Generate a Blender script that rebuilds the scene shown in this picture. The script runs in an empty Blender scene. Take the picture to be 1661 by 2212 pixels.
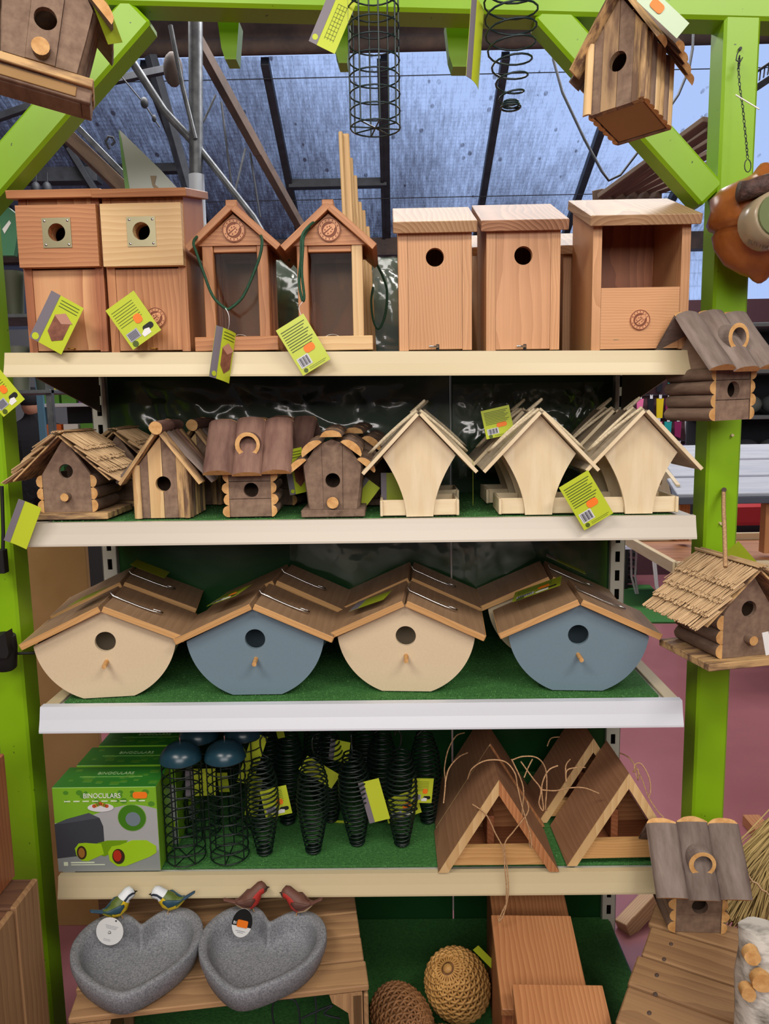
import bpy, bmesh, math, random
from mathutils import Vector, Matrix, noise
from mathutils.geometry import tessellate_polygon
random.seed(7)
PI = math.pi
SC = bpy.context.scene
COL = SC.collection

# ------------------------------------------------------------------ camera
F = 1650.0
PITCH, ROLL, YAW = .1384, -.0175, -.0118
CAM = Vector((.0735, -1.5084, 1.55))
_cy, _sy, _cp, _sp, _cr, _sr = math.cos(YAW), math.sin(YAW), math.cos(PITCH), math.sin(PITCH), math.cos(ROLL), math.sin(ROLL)
FWD = Vector((_sy*_cp, _cy*_cp, -_sp)); _R = Vector((_cy, -_sy, 0)); _U = _R.cross(FWD)
CR = _R*_cr + _U*_sr; CU = -_R*_sr + _U*_cr
cam = bpy.data.objects.new('camera', bpy.data.cameras.new('camera')); COL.objects.link(cam)
M = Matrix((CR, CU, -FWD)).transposed().to_4x4(); M.translation = CAM
cam.matrix_world = M
cam.data.sensor_fit = 'VERTICAL'; cam.data.sensor_height = 24; cam.data.lens = F/2212*24
cam.data.clip_start = .02
SC.camera = cam

# ------------------------------------------------------------------ sky, lamps, added fill lights, exposure
w = bpy.data.worlds.new('sky'); SC.world = w; w.use_nodes = True
bg = w.node_tree.nodes['Background']; bg.inputs[0].default_value = (.38, .50, .80, 1); bg.inputs[1].default_value = 1.3
def area(name, loc, target, sx, sy, power, col):
    l = bpy.data.lights.new(name, 'AREA'); l.shape = 'RECTANGLE'; l.size = sx; l.size_y = sy; l.energy = power; l.color = col
    o = bpy.data.objects.new(name, l); COL.objects.link(o); o.location = loc
    o.rotation_euler = (Vector(target)-Vector(loc)).to_track_quat('-Z', 'Y').to_euler()
area('ceiling_or_fill_light', (-1.3, -1.9, 3.5), (-.1, .2, 1.1), 1.5, .45, 46, (1, .93, .83))
area('ceiling_or_fill_light', (1.5, -2.0, 3.5), (.1, .2, 1.1), 1.5, .45, 44, (1, .93, .84))
area('ceiling_or_fill_light', (0.5, 3.0, 4.2), (0.5, 3.0, 0), 5.0, .8, 230, (1, .97, .95))  # unseen rear light, added to brighten the floor and peg wall
area('ceiling_or_fill_light', (0.1, -3.2, 2.5), (0, .2, .7), 2.4, 1.2, 62, (1, .95, .9))  # added frontal fill for the back panel and under the eaves, no real lamp
SC.view_settings.view_transform = 'Standard'; SC.view_settings.look = 'None'
SC.view_settings.gamma = 1; SC.view_settings.use_curve_mapping = False
SC.view_settings.exposure = -0.06

# ------------------------------------------------------------------ where a point of the place is
def ray(px, py): return FWD + CR*((px-830.5)/F) - CU*((py-1106)/F)
def U(px, py, Y): d = ray(px, py); return CAM + d*((Y-CAM.y)/d.y)
def UZ(px, py, z): d = ray(px, py); return CAM + d*((z-CAM.z)/d.z)
def XAT(px, Y, z):
    lo, hi = -6.0, 6.0
    for _ in range(40):
        m = (lo+hi)/2; v = Vector((m, Y, z))-CAM
        if 830.5+F*v.dot(CR)/v.dot(FWD) < px: lo = m
        else: hi = m
    return (lo+hi)/2
def C(h, a=1):
    h = h.lstrip('#'); r = [int(h[i:i+2], 16)/255 for i in (0, 2, 4)]
    return tuple((c/12.92 if c < .04045 else ((c+.055)/1.055)**2.4) for c in r) + (a,)

# ------------------------------------------------------------------ materials
class N:
    def __init__(s, name):
        s.m = bpy.data.materials.new(name); s.m.use_nodes = True; s.t = s.m.node_tree; s.t.nodes.clear()
        s.o = s('ShaderNodeOutputMaterial'); s.p = s('ShaderNodeBsdfPrincipled'); s.l(s.p, 0, s.o, 0)
    def __call__(s, typ, **k):
        n = s.t.nodes.new(typ)
        for a, b in k.items(): setattr(n, a, b)
        return n
    def l(s, a, i, b, j): s.t.links.new(a.outputs[i], b.inputs[j])
    def set(s, n, i, v): n.inputs[i].default_value = v
    def coord(s, kind, scale):
        mp = s('ShaderNodeMapping'); mp.inputs['Scale'].default_value = scale
        if kind == 'g': a = s('ShaderNodeAttribute', attribute_name='g'); s.l(a, 1, mp, 0)
        else: a = s('ShaderNodeTexCoord'); s.l(a, 3, mp, 0)
        return mp
    def noise(s, mp, scale, detail=3, rough=.55):
        n = s('ShaderNodeTexNoise'); s.set(n, 'Scale', scale); s.set(n, 'Detail', detail); s.set(n, 'Roughness', rough); s.l(mp, 0, n, 'Vector'); return n
    def ramp(s, src, si, stops):
        r = s('ShaderNodeValToRGB'); e = r.color_ramp.elements
        while len(e) < len(stops): e.new(.5)
        for k, (p, c) in enumerate(stops): e[k].position = p; e[k].color = c
        s.l(src, si, r, 0); return r
    def bump(s, src, si, strength, dist=.001):
        b = s('ShaderNodeBump'); s.set(b, 'Strength', strength); s.set(b, 'Distance', dist); s.l(src, si, b, 'Height'); s.l(b, 0, s.p, 'Normal')
    def vary(s, src, amt):
        oi = s('ShaderNodeObjectInfo'); mr = s('ShaderNodeMapRange'); s.l(oi, 'Random', mr, 0); s.set(mr, 3, 1-amt); s.set(mr, 4, 1+amt)
        hs = s('ShaderNodeHueSaturation'); s.l(mr, 0, hs, 'Value'); s.l(src, 0, hs, 'Color'); s.l(hs, 0, s.p, 'Base Color')
def wood(name, light, dark, ring=45, wmix=.6, rough=.5, bump=.15, blot=None, vary=.07, fine=1.0):
    s = N(name); c = s.coord('g', (1, 1, 1))
    d = s.noise(s.coord('g', (3, 9, 9)), 1.0, 2); sub = s('ShaderNodeVectorMath', operation='SUBTRACT'); s.l(d, 1, sub, 0); sub.inputs[1].default_value = (.5, .5, .5)
    mul = s('ShaderNodeVectorMath', operation='SCALE'); s.l(sub, 0, mul, 0); mul.inputs['Scale'].default_value = .035
    add = s('ShaderNodeVectorMath', operation='ADD'); s.l(c, 0, add, 0); s.l(mul, 0, add, 1)
    wv = s('ShaderNodeTexWave', wave_type='RINGS', rings_direction='X', wave_profile='SAW'); s.set(wv, 'Scale', ring); s.set(wv, 'Distortion', .6); s.set(wv, 'Detail', 1); s.l(add, 0, wv, 0)
    g = s.noise(s.coord('g', (8*fine, 330*fine, 330*fine)), 1.0, 2)
    big = s.noise(s.coord('g', (2, 14, 14)), 1.0, 2)
    mx = s('ShaderNodeMix'); s.set(mx, 0, 1-wmix); s.l(wv, 1, mx, 2); s.l(g, 0, mx, 3)
    mx2 = s('ShaderNodeMix'); s.set(mx2, 0, .4); s.l(mx, 0, mx2, 2); s.l(big, 0, mx2, 3)
    mid = tuple((a+b)/2 for a, b in zip(light, dark))
    st = [(.2, light), (.5, mid), (.82, dark)]
    if blot: st.append((.95, blot))
    r = s.ramp(mx2, 0, st); s.vary(r, vary)
    s.set(s.p, 'Roughness', rough); s.bump(mx, 0, bump, .0006); return s.m
def blotch(name, c1, c2, scale=(30, 30, 30), kind='o', rough=.7, bump=.3, metal=0, lo=.35, hi=.65, vary=.04, spec=.5, bd=.001, detail=4):
    s = N(name); n = s.noise(s.coord(kind, scale), 1.0, detail, .6); r = s.ramp(n, 0, [(lo, c1), (hi, c2)]); s.vary(r, vary)
    s.set(s.p, 'Roughness', rough); s.set(s.p, 'Metallic', metal); s.set(s.p, 'Specular IOR Level', spec)
    if bump: s.bump(n, 0, bump, bd)
    return s.m
def plain(name, c, rough=.5, metal=0, spec=.5, alpha=1):
    s = N(name); s.set(s.p, 'Base Color', c); s.set(s.p, 'Roughness', rough); s.set(s.p, 'Metallic', metal); s.set(s.p, 'Specular IOR Level', spec); s.set(s.p, 'Alpha', alpha); return s.m

MT = {
 'cedar': wood('cedar wood', C('c98f60'), C('9c6038'), 38),
 'cedar2': wood('dark cedar wood', C('ad6c46'), C('80482c'), 34),
 'fir': wood('fir wood', C('d6a274'), C('b47e50'), 60),
 'firtop': wood('pale fir wood', C('c4a07a'), C('97704e'), 40, .75),
 'sap': wood('pale sapwood', C('e2c28f'), C('c79d68'), 30),
 'fur': wood('streaky furniture cedar', C('dba878'), C('9c5c38'), 16, .75),
 'ply': blotch('birch plywood', C('e8d6b4'), C('dfc9a2'), (8, 60, 60), 'g', .6, .05, vary=.02),
 'plyg': blotch('weathered plywood grey', C('bcae98'), C('a89984'), (10, 80, 80), 'g', .65, .1),
 'beige': blotch('beige painted board', C('dac6a6'), C('d6c1a0'), (200, 200, 200), 'o', .75, .05, vary=.02),
 'blue': blotch('blue grey painted board', C('6f8592'), C('6c828f'), (200, 200, 200), 'o', .7, .05, vary=.02),
 'walnut': wood('brown roof board', C('ad8d6c'), C('8c6c50'), 20, .35, .55, .05),
 'edge': wood('light board edge', C('d6a870'), C('b98850'), 50),
 'bark': blotch('grey brown bark', C('8a7261'), C('5f4a3c'), (14, 60, 60), 'g', .85, .8, lo=.3, hi=.7, vary=.12, bd=.002),
 'barkg': blotch('silver grey bark', C('8f8078'), C('6b5b53'), (14, 50, 50), 'g', .8, .7, lo=.3, hi=.7, vary=.1, bd=.002),
 'barkr': blotch('reddish bark', C('8c6c5e'), C('6a4a42'), (14, 50, 50), 'g', .8, .7, lo=.3, hi=.7, vary=.1, bd=.002),
 'split': blotch('split branch with bark patches', C('c7a270'), C('6e5340'), (9, 55, 55), 'g', .75, .5, lo=.42, hi=.6, vary=.12),
 'end': blotch('cut log end', C('dcae72'), C('c08c50'), (60, 60, 60), 'o', .7, .1, vary=.08),
 'panelw': blotch('brown bark board', C('937a66'), C('70584a'), (60, 12, 60), 'o', .85, .5, lo=.3, hi=.7, vary=.08),
 'wavy': wood('wavy grained roof board', C('c09070'), C('875c40'), 42, .9, .5, .2),
 'straw': blotch('straw reed', C('dcbd92'), C('a5825a'), (20, 300, 300), 'g', .7, .2, lo=.3, hi=.7),
 'crate': wood('rough crate wood', C('b48e62'), C('805c40'), 24, .4, .8, .5, fine=.5, vary=.12),
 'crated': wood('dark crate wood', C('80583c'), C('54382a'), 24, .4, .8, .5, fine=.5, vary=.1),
 'green': blotch('green painted timber', C('86b40e'), C('7eac0c'), (6, 6, 6), 'o', .38, .12, vary=.0, bd=.002),
 'rail': plain('cream enamel rail', C('cfbf9a'), .35),
 'railw': plain('white enamel rail', C('d9dee8'), .28),
 'railg': plain('grey white rail', C('cec6b8'), .35),
 'metal': plain('white shelf metal', C('c9c6bc'), .4),
 'brown': plain('olive brown bracket enamel', C('6d614c'), .5),
 'panel': blotch('dark green back panel', C('163e1c'), C('1c4a24'), (3, 3, 3), 'o', .28, .0, vary=0),
 'turf': blotch('artificial turf', C('2a6028'), C('3f7a38'), (160, 160, 160), 'o', .85, .8, vary=0, bd=.003),
 'blade': blotch('turf blades', C('336c2c'), C('5c9650'), (90, 90, 90), 'o', .7, 0, vary=0),
 'tag': plain('lime green card', C('bccb34'), .3),
 'tagg': plain('grey tag stripe', C('77717a'), .35),
 'ink': plain('dark green ink', C('4b5a12'), .5),
 'black': plain('black', C('101010'), .6),
 'white': plain('white paper', C('e8e8e8'), .5),
 'orange': plain('orange price sticker', C('f57c1a'), .5),
 'picb': blotch('printed brown picture', C('6d3f30'), C('8e5a44'), (60, 60, 60), 'o', .4, 0),
 'pinkp': plain('printed pale wood picture', C('b98672'), .4),
 'wire': plain('dark green coated wire', C('0d1c18'), .35),
 'wireb': plain('blue green coated wire', C('12282c'), .35),
 'cord': blotch('dark green braided cord', C('123a26'), C('1d5236'), (300, 300, 300), 'o', .7, .4),
 'rope': blotch('cream cotton rope', C('e3d5b8'), C('c4b292'), (300, 300, 300), 'o', .8, .4),
 'jute': blotch('jute twine', C('cda57c'), C('a07b54'), (300, 300, 300), 'o', .9, .5),
 'steel': plain('brushed steel plate', C('a8a080'), .35, .8),
 'chrome': plain('polished steel wire', C('d0d0d0'), .2, 1),
 'copper': blotch('burnt cedar disc', C('dca074'), C('c88a5e'), (200, 200, 200), 'o', .5, .1),
 'burn': plain('burnt brown', C('7a4024'), .6),
 'stone': blotch('speckled grey stone resin', C('62656c'), C('92949a'), (330, 330, 330), 'o', .75, .25, vary=0, detail=5),
 'dome': plain('dark teal enamel dome', C('1c3c4a'), .28),
 'wick': blotch('golden wicker', C('d0a05c'), C('a8783c'), (60, 60, 60), 'o', .6, .2, lo=.3, hi=.7),
 'wickd': blotch('brown wicker', C('a4744a'), C('7a5230'), (60, 60, 60), 'o', .6, .2, lo=.3, hi=.7),
 'dark': plain('painted slot shade', C('1a120c'), .9),
 'acorn': blotch('glazed orange brown ceramic', C('a8642e'), C('86481c'), (14, 14, 14), 'o', .32, .35, vary=0, bd=.004),
 'cone': blotch('dark brown knobbly band', C('5a3f38'), C('352320'), (90, 90, 90), 'o', .7, 1.0, bd=.004),
 'galv': blotch('galvanised steel', C('74787c'), C('585c60'), (20, 20, 20), 'o', .45, .1, .5),
 'dsteel': blotch('dark steel bar', C('23262c'), C('32363e'), (12, 12, 12), 'o', .6, .1),
 'rust': blotch('brown weathered beam', C('5c4a40'), C('3e3430'), (5, 5, 5), 'o', .8, .3),
 'oldwood': blotch('weathered brown lath', C('7a6656'), C('5c4c40'), (4, 30, 30), 'g', .8, .3),
 'tan': blotch('tan board', C('a88254'), C('93703f'), (3, 3, 3), 'o', .7, .05),
 'wallm': blotch('far wall', C('8a8f96'), C('787c84'), (1, 1, 1), 'o', .8, .05),
 'ceil': plain('pale ceiling', C('a9a49a'), .9),
 'birch': blotch('white birch bark', C('cfcac2'), C('6d655c'), (25, 25, 60), 'o', .8, .8, lo=.45, hi=.7, bd=.003),
 'tabw': blotch('white blue stained plank', C('c3c9da'), C('b0b8cc'), (6, 80, 80), 'g', .6, .15),
 'tabd': plain('slate blue plank edge', C('4c5264'), .6),
 'palet': plain('pale mint card', C('b8ceae'), .3),
 'olive': plain('olive drab card', C('8c9a20'), .35),
}
def green_mat():
    s = N('green painted timber with dark specks'); n = s.noise(s.coord('o', (70, 70, 70)), 1.0, 2, .5); b = s.noise(s.coord('o', (3, 3, 3)), 1.0, 3)
    r = s.ramp(b, 0, [(.3, C('88b70e')), (.7, C('7caa0c'))]); q = s.ramp(n, 0, [(.735, (0, 0, 0, 1)), (.77, (1, 1, 1, 1))])
    mx = s('ShaderNodeMix', data_type='RGBA'); s.l(q, 0, mx, 0); s.l(r, 0, mx, 6); mx.inputs[7].default_value = C('3a4a10'); s.l(mx, 2, s.p, 'Base Color'); s.set(s.p, 'Roughness', .4); s.bump(b, 0, .1, .002); return s.m
MT['green'] = green_mat()
MT['split2'] = blotch('mottled split branch', C('a98a66'), C('6e5442'), (9, 40, 40), 'g', .75, .5, lo=.4, hi=.62, vary=.08)
MT['strawg'] = blotch('golden straw', C('cbb273'), C('9a8048'), (20, 300, 300), 'g', .7, .2, lo=.3, hi=.7)
def glassy(name, tint, rough, mixf):
    s = N(name); tr = s('ShaderNodeBsdfTransparent'); s.set(tr, 0, tint); gl = s('ShaderNodeBsdfGlossy'); s.set(gl, 'Roughness', rough)
    fr = s('ShaderNodeFresnel'); s.set(fr, 0, 1.45); ad = s('ShaderNodeMath', operation='MULTIPLY'); s.l(fr, 0, ad, 0); ad.inputs[1].default_value = mixf
    mx = s('ShaderNodeMixShader'); s.l(ad, 0, mx, 0); s.l(tr, 0, mx, 1); s.l(gl, 0, mx, 2); s.l(mx, 0, s.o, 0); return s.m
MT['film'] = glassy('clear plastic film', (.93, .95, .93, 1), .14, 3.2)
MT['glass'] = glassy('clear acrylic pane', (.9, .88, .84, 1), .05, .1)
MT['jar'] = glassy('green tinted jar glass', (.6, .65, .5, 1), .05, 2)
def pane_mat():
    s = N('dirty greenhouse glass with wire mesh'); tr = s('ShaderNodeBsdfTransparent')
    # algae and grime: thicker towards the eave, dripping down the slope, with round spots
    n1 = s.noise(s.coord('g', (1.1, .5, 1)), 1.0, 4); n2 = s.noise(s.coord('g', (26, 5, 1)), 1.0, 6, .75); n3 = s.noise(s.coord('g', (60, 45, 1)), 1.0, 3)
    v = s('ShaderNodeTexVoronoi'); s.set(v, 'Scale', 1.0); s.l(s.coord('g', (7, 5, 1)), 0, v, 'Vector')
    sp = s('ShaderNodeMath', operation='LESS_THAN'); s.l(v, 0, sp, 0); sp.inputs[1].default_value = .12
    at = s('ShaderNodeAttribute', attribute_name='g'); sx = s('ShaderNodeSeparateXYZ'); s.l(at, 1, sx, 0)
    def mth(op, a, b, ai=0, bi=0):
        m = s('ShaderNodeMath', operation=op)
        for k, (q, i) in enumerate(((a, ai), (b, bi))):
            if isinstance(q, (int, float)): m.inputs[k].default_value = q
            else: s.l(q, i, m, k)
        return m
    low = mth('MULTIPLY', mth('SUBTRACT', 4.9, sx, 0, 1), .28)            # y runs from 4.5 (top) up to 6.6 (eave): negative grows
    low = mth('MULTIPLY', low, -1.0)
    grid = mth('MAXIMUM', mth('GREATER_THAN', mth('FRACT', mth('MULTIPLY', sx, 26., 0), 0), .86), mth('GREATER_THAN', mth('FRACT', mth('MULTIPLY', sx, 26., 1), 0), .86))
    left = mth('MULTIPLY', mth('MULTIPLY', mth('SUBTRACT', sx, .9, 0), -1.), .17)
    a = mth('ADD', mth('MULTIPLY', n1, .9), mth('MULTIPLY', n2, .9)); a = mth('ADD', a, mth('MULTIPLY', n3, .35))
    a = mth('ADD', mth('ADD', a, low), left); a = mth('SUBTRACT', a, 1.03)
    a = mth('ADD', a, mth('MULTIPLY', grid, .1)); a = mth('ADD', a, mth('MULTIPLY', mth('MULTIPLY', sp, n2, 0, 0), .6))
    mr = s('ShaderNodeClamp'); s.l(a, 0, mr, 0); s.set(mr, 1, .02); s.set(mr, 2, .9)
    s.set(tr, 0, (.97, .98, 1, 1)); s.set(s.p, 'Base Color', C('5a6480')); s.set(s.p, 'Roughness', .9)
    mx = s('ShaderNodeMixShader'); s.l(mr, 0, mx, 0); s.l(tr, 0, mx, 1); s.l(s.p, 0, mx, 2); s.l(mx, 0, s.o, 0); return s.m
MT['pane'] = pane_mat()
def floor_mat():
    s = N('polished red floor'); n = s.noise(s.coord('o', (1.2, 1.2, 1)), 1.0, 6, .6); r = s.ramp(n, 0, [(.3, C('a0666c')), (.7, C('8c565c'))]); s.l(r, 0, s.p, 'Base Color')
    s.set(s.p, 'Roughness', .28); return s.m
MT['floor'] = floor_mat()
_cc = {}
def colm(h, rough=.5, metal=0):
    k = (h, rough)
    if k not in _cc: _cc[k] = plain('coloured '+h, C(h), rough, metal)
    return _cc[k]

# ------------------------------------------------------------------ mesh builder
def frame(t, up=Vector((0, 0, 1))):
    t = t.normalized()
    if abs(t.dot(up)) > .98: up = Vector((0, 1, 0))
    s = t.cross(up).normalized(); return t, s, s.cross(t)
class MB:
    def __init__(s): s.v = []; s.f = []; s.g = []; s.mi = []; s.sm = []
    def add(s, vs, fs, M=None, mat=0, ax=0, smooth=False, gs=None):
        b = len(s.v); o = Vector((random.random()*9, .02+random.random()*.1, .02+random.random()*.1))
        for i, p in enumerate(vs):
            p = Vector(p)
            q = Vector(gs[i]) if gs else (p if ax == 0 else (Vector((p.y, p.x, p.z)) if ax == 1 else Vector((p.z, p.x, p.y))))
            s.g.append(q+o); s.v.append(M @ p if M else p)
        for k, f in enumerate(fs):
            s.f.append([b+i for i in f]); s.mi.append(mat[k] if isinstance(mat, list) else mat); s.sm.append(smooth)
        return s
    def box(s, c, d, M=None, mat=0, ax=None, bev=.0012):
        c = Vector(c); hx, hy, hz = d[0]/2, d[1]/2, d[2]/2
        if ax is None: ax = max(range(3), key=lambda i: d[i])
        e = min(bev, hx*.45, hy*.45, hz*.45); vs = []; idx = {}
        for sx in (-1, 1):
            for sy in (-1, 1):
                for sz in (-1, 1):
                    for k in range(3):
                        q = [sx*hx, sy*hy, sz*hz]
                        for j in range(3):
                            if j != k: q[j] -= e*(sx, sy, sz)[j]
                        idx[(sx, sy, sz, k)] = len(vs); vs.append(c+Vector(q))
        fs = []
        for k in range(3):
            a, b = [j for j in range(3) if j != k]
            for sg in (-1, 1):
                f = []
                for (u, v) in ((-1, -1), (1, -1), (1, 1), (-1, 1)):
                    q = [0, 0, 0]; q[k] = sg; q[a] = u; q[b] = v; f.append(idx[(*q, k)])
                fs.append(f)
        for k in range(3):
            a, b = [j for j in range(3) if j != k]
            for u in (-1, 1):
                for v in (-1, 1):
                    q0 = [0, 0, 0]; q0[k] = -1; q0[a] = u; q0[b] = v; q1 = list(q0); q1[k] = 1
                    fs.append([idx[(*q0, a)], idx[(*q0, b)], idx[(*q1, b)], idx[(*q1, a)]])
        for sx in (-1, 1):
            for sy in (-1, 1):
                for sz in (-1, 1): fs.append([idx[(sx, sy, sz, k)] for k in range(3)])
        return s.add(vs, fs, M, mat, ax)
    def prism(s, poly, y0, y1, holes=(), M=None, mat=0, side=None, ax=2):
        """outline in x,z extruded along y; side = material index of the rim"""
        loops = [list(poly)]+[list(h) for h in holes]; flat = [p for l in loops for p in l]
        tri = tessellate_polygon([[Vector((p[0], p[1], 0)) for p in l] for l in loops])
        n = len(flat); vs = [(p[0], y0, p[1]) for p in flat]+[(p[0], y1, p[1]) for p in flat]
        fs = [tuple(t) for t in tri]+[tuple(i+n for i in reversed(t)) for t in tri]
        s.add(vs, fs, M, mat, ax); b = 0; sd = mat if side is None else side
        for l in loops:
            k = len(l); v2 = []; f2 = []
            for i in range(k):
                p, q = l[i], l[(i+1) % k]; c = len(v2)
                v2 += [(p[0], y0, p[1]), (q[0], y0, q[1]), (q[0], y1, q[1]), (p[0], y1, p[1])]; f2.append((c, c+1, c+2, c+3))
            s.add(v2, f2, M, sd, ax)
        return s
    def beam(s, p0, p1, wd, th, up=Vector((0, 0, 1)), mat=0, bev=.002):
        p0, p1 = Vector(p0), Vector(p1); t, sd, u = frame(p1-p0, Vector(up)); R = Matrix((t, sd, u)).transposed().to_4x4(); R.translation = (p0+p1)/2
        return s.box((0, 0, 0), ((p1-p0).length, wd, th), R, mat, 0, bev)
    def tube(s, pts, r, n=6, mat=0, closed=False, cap=None, smooth=True, rough=0):
        pts = [Vector(p) for p in pts]; k = len(pts); rr = r if isinstance(r, (list, tuple)) else [r]*k; vs = []; gs = []; up = None; L = 0
        for i, p in enumerate(pts):
            if closed: t = pts[(i+1) % k]-pts[i-1]
            else: t = pts[min(i+1, k-1)]-pts[max(i-1, 0)]
            if t.length < 1e-9: t = Vector((0, 0, 1))
            t.normalize()
            if up is None: _, a, up = frame(t)
            up = (up-t*up.dot(t)); up = up.normalized() if up.length > 1e-6 else frame(t)[2]; a = t.cross(up)
            if i: L += (p-pts[i-1]).length
            for j in range(n):
                th = 2*PI*j/n; q = rr[i]*(1+rough*(noise.noise(p*40+Vector((math.cos(th), math.sin(th), 0))))); vs.append(p+a*(math.cos(th)*q)+up*(math.sin(th)*q)); gs.append((L, math.cos(th)*rr[i]*1.5, math.sin(th)*rr[i]*1.5))
        fs = []
        for i in range(k if closed else k-1):
            for j in range(n):
                a, b = i*n+j, i*n+(j+1) % n; c, d = ((i+1) % k)*n+j, ((i+1) % k)*n+(j+1) % n; fs.append((a, b, d, c))
        s.add(vs, fs, None, mat, 0, smooth, gs)
        if not closed:
            cm = mat if cap is None else cap; s.add(vs[:n], [tuple(range(n))], None, cm); s.add(vs[-n:], [tuple(range(n))], None, cm)
        return s
    def half(s, p0, p1, r, up=(0, 0, 1), mat=0, cap=1, sq=.7, n=8, rough=.08, M=None):
        """split log: flat below, round above"""
        p0, p1 = Vector(p0), Vector(p1); t, sd, u = frame(p1-p0, Vector(up)); vs = []; gs = []; m = 5; L = (p1-p0).length; o = random.random()*9
        for i in range(m):
            p = p0.lerp(p1, i/(m-1))
            for j in range(n+1):
                a = PI*j/n; q = r*(1+rough*noise.noise(Vector((i*.9+o, j*.6, 0)))); vs.append(p+sd*(math.cos(a)*q)+u*(math.sin(a)*q*sq)); gs.append((L*i/(m-1), math.cos(a)*r, math.sin(a)*r))
        fs = []
        for i in range(m-1):
            for j in range(n): fs.append((i*(n+1)+j, i*(n+1)+j+1, (i+1)*(n+1)+j+1, (i+1)*(n+1)+j))
        s.add(vs, fs, M, mat, 0, True, gs); b = [vs[0], vs[n], vs[-1], vs[-1-n]]
        s.add(b, [(0, 1, 2, 3)], M, mat); s.add(vs[:n+1], [tuple(range(n+1))], M, cap); s.add(vs[-n-1:], [tuple(range(n+1))], M, cap)
        return s
    def ell(s, c, r, n=14, m=9, M=None, mat=0):
        c = Vector(c); vs = []; fs = []
        for i in range(m+1):
            a = PI*i/m
            for j in range(n):
                b = 2*PI*j/n; vs.append((c.x+r[0]*math.sin(a)*math.cos(b), c.y+r[1]*math.sin(a)*math.sin(b), c.z+r[2]*math.cos(a)))
        for i in range(m):
            for j in range(n): fs.append((i*n+j, i*n+(j+1) % n, (i+1)*n+(j+1) % n, (i+1)*n+j))
        return s.add(vs, fs, M, mat, 0, True)
    def loft(s, rings, mat=0, smooth=True, M=None, cap0=True, cap1=True, closed=True):
        n = len(rings[0]); vs = [p for r in rings for p in r]; fs = []; ms = []
        for i in range(len(rings)-1):
            for j in range(n if closed else n-1):
                fs.append((i*n+j, i*n+(j+1) % n, (i+1)*n+(j+1) % n, (i+1)*n+j)); ms.append(mat(i, j) if callable(mat) else mat)
        if cap0: fs.append(tuple(range(n))); ms.append(mat(0, 0) if callable(mat) else mat)
        if cap1: fs.append(tuple(range(len(vs)-n, len(vs)))); ms.append(mat(len(rings)-2, 0) if callable(mat) else mat)
        return s.add(vs, fs, M, ms, 0, smooth)
    def quad(s, a, b, c, d, mat=0): return s.add([a, b, c, d], [(0, 1, 2, 3)], None, mat)
    def build(s, name, mats, parent=None, label=None, kind=None, normals=True):
        me = bpy.data.meshes.new(name); me.from_pydata([tuple(v) for v in s.v], [], s.f)
        if not isinstance(mats, (list, tuple)): mats = [mats]
        for m in mats: me.materials.append(MT[m] if isinstance(m, str) else m)
        me.polygons.foreach_set('material_index', s.mi); me.polygons.foreach_set('use_smooth', s.sm)
        at = me.attributes.new('g', 'FLOAT_VECTOR', 'POINT'); at.data.foreach_set('vector', [c for q in s.g for c in q])
        if normals:
            bm = bmesh.new(); bm.from_mesh(me); bmesh.ops.recalc_face_normals(bm, faces=bm.faces); bm.to_mesh(me); bm.free()
        me.update(); o = bpy.data.objects.new(name, me); COL.objects.link(o)
        if parent: o.parent = parent
        if label: o['label'] = label
        if kind: o['kind'] = kind
        return o
def thing(name, label, cat, loc=(0, 0, 0), rot=(0, 0, 0), group=None):
    o = bpy.data.objects.new(name, None); COL.objects.link(o); o.empty_display_size = .03
    o.location = loc; o.rotation_euler = rot; o['label'] = label; o['category'] = cat
    if group: o['group'] = group
    return o
def tagit(o, label, cat, group=None):
    o['label'] = label; o['category'] = cat
    if group: o['group'] = group
    return o
def struct(o): o['kind'] = 'structure'; return o
def dup(root, label, loc=None, rot=None, group=None, scale=None):
    def cp(o, par):
        c = o.copy(); COL.objects.link(c); c.parent = par
        for ch in list(o.children): cp(ch, c)
        return c
    r = cp(root, None); r['label'] = label
    if loc is not None: r.location = loc
    if rot is not None: r.rotation_euler = rot
    if group: r['group'] = group
    if scale: r.scale = (scale,)*3
    return r
def circ(cx, cz, r, n=24, a0=0, a1=2*PI, rz=None):
    rz = rz or r; full = abs(a1-a0-2*PI) < 1e-6
    return [(cx+r*math.cos(a0+(a1-a0)*i/(n if full else n-1)), cz+rz*math.sin(a0+(a1-a0)*i/(n if full else n-1))) for i in range(n)]
def text(s, size, mat, parent, loc, name='lettering', rot=(PI/2, 0, 0), sx=1, ext=.0003):
    cu = bpy.data.curves.new('t', 'FONT'); cu.body = s; cu.size = size; cu.extrude = ext; cu.align_x = 'CENTER'
    o = bpy.data.objects.new('t', cu); COL.objects.link(o); dg = bpy.context.evaluated_depsgraph_get()
    me = bpy.data.meshes.new_from_object(o.evaluated_get(dg)); bpy.data.objects.remove(o); me.materials.clear(); me.materials.append(MT[mat] if isinstance(mat, str) else mat)
    n = bpy.data.objects.new(name, me); COL.objects.link(n); n.parent = parent; n.location = loc; n.rotation_euler = rot; n.scale = (sx, 1, 1)
    return n

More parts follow.
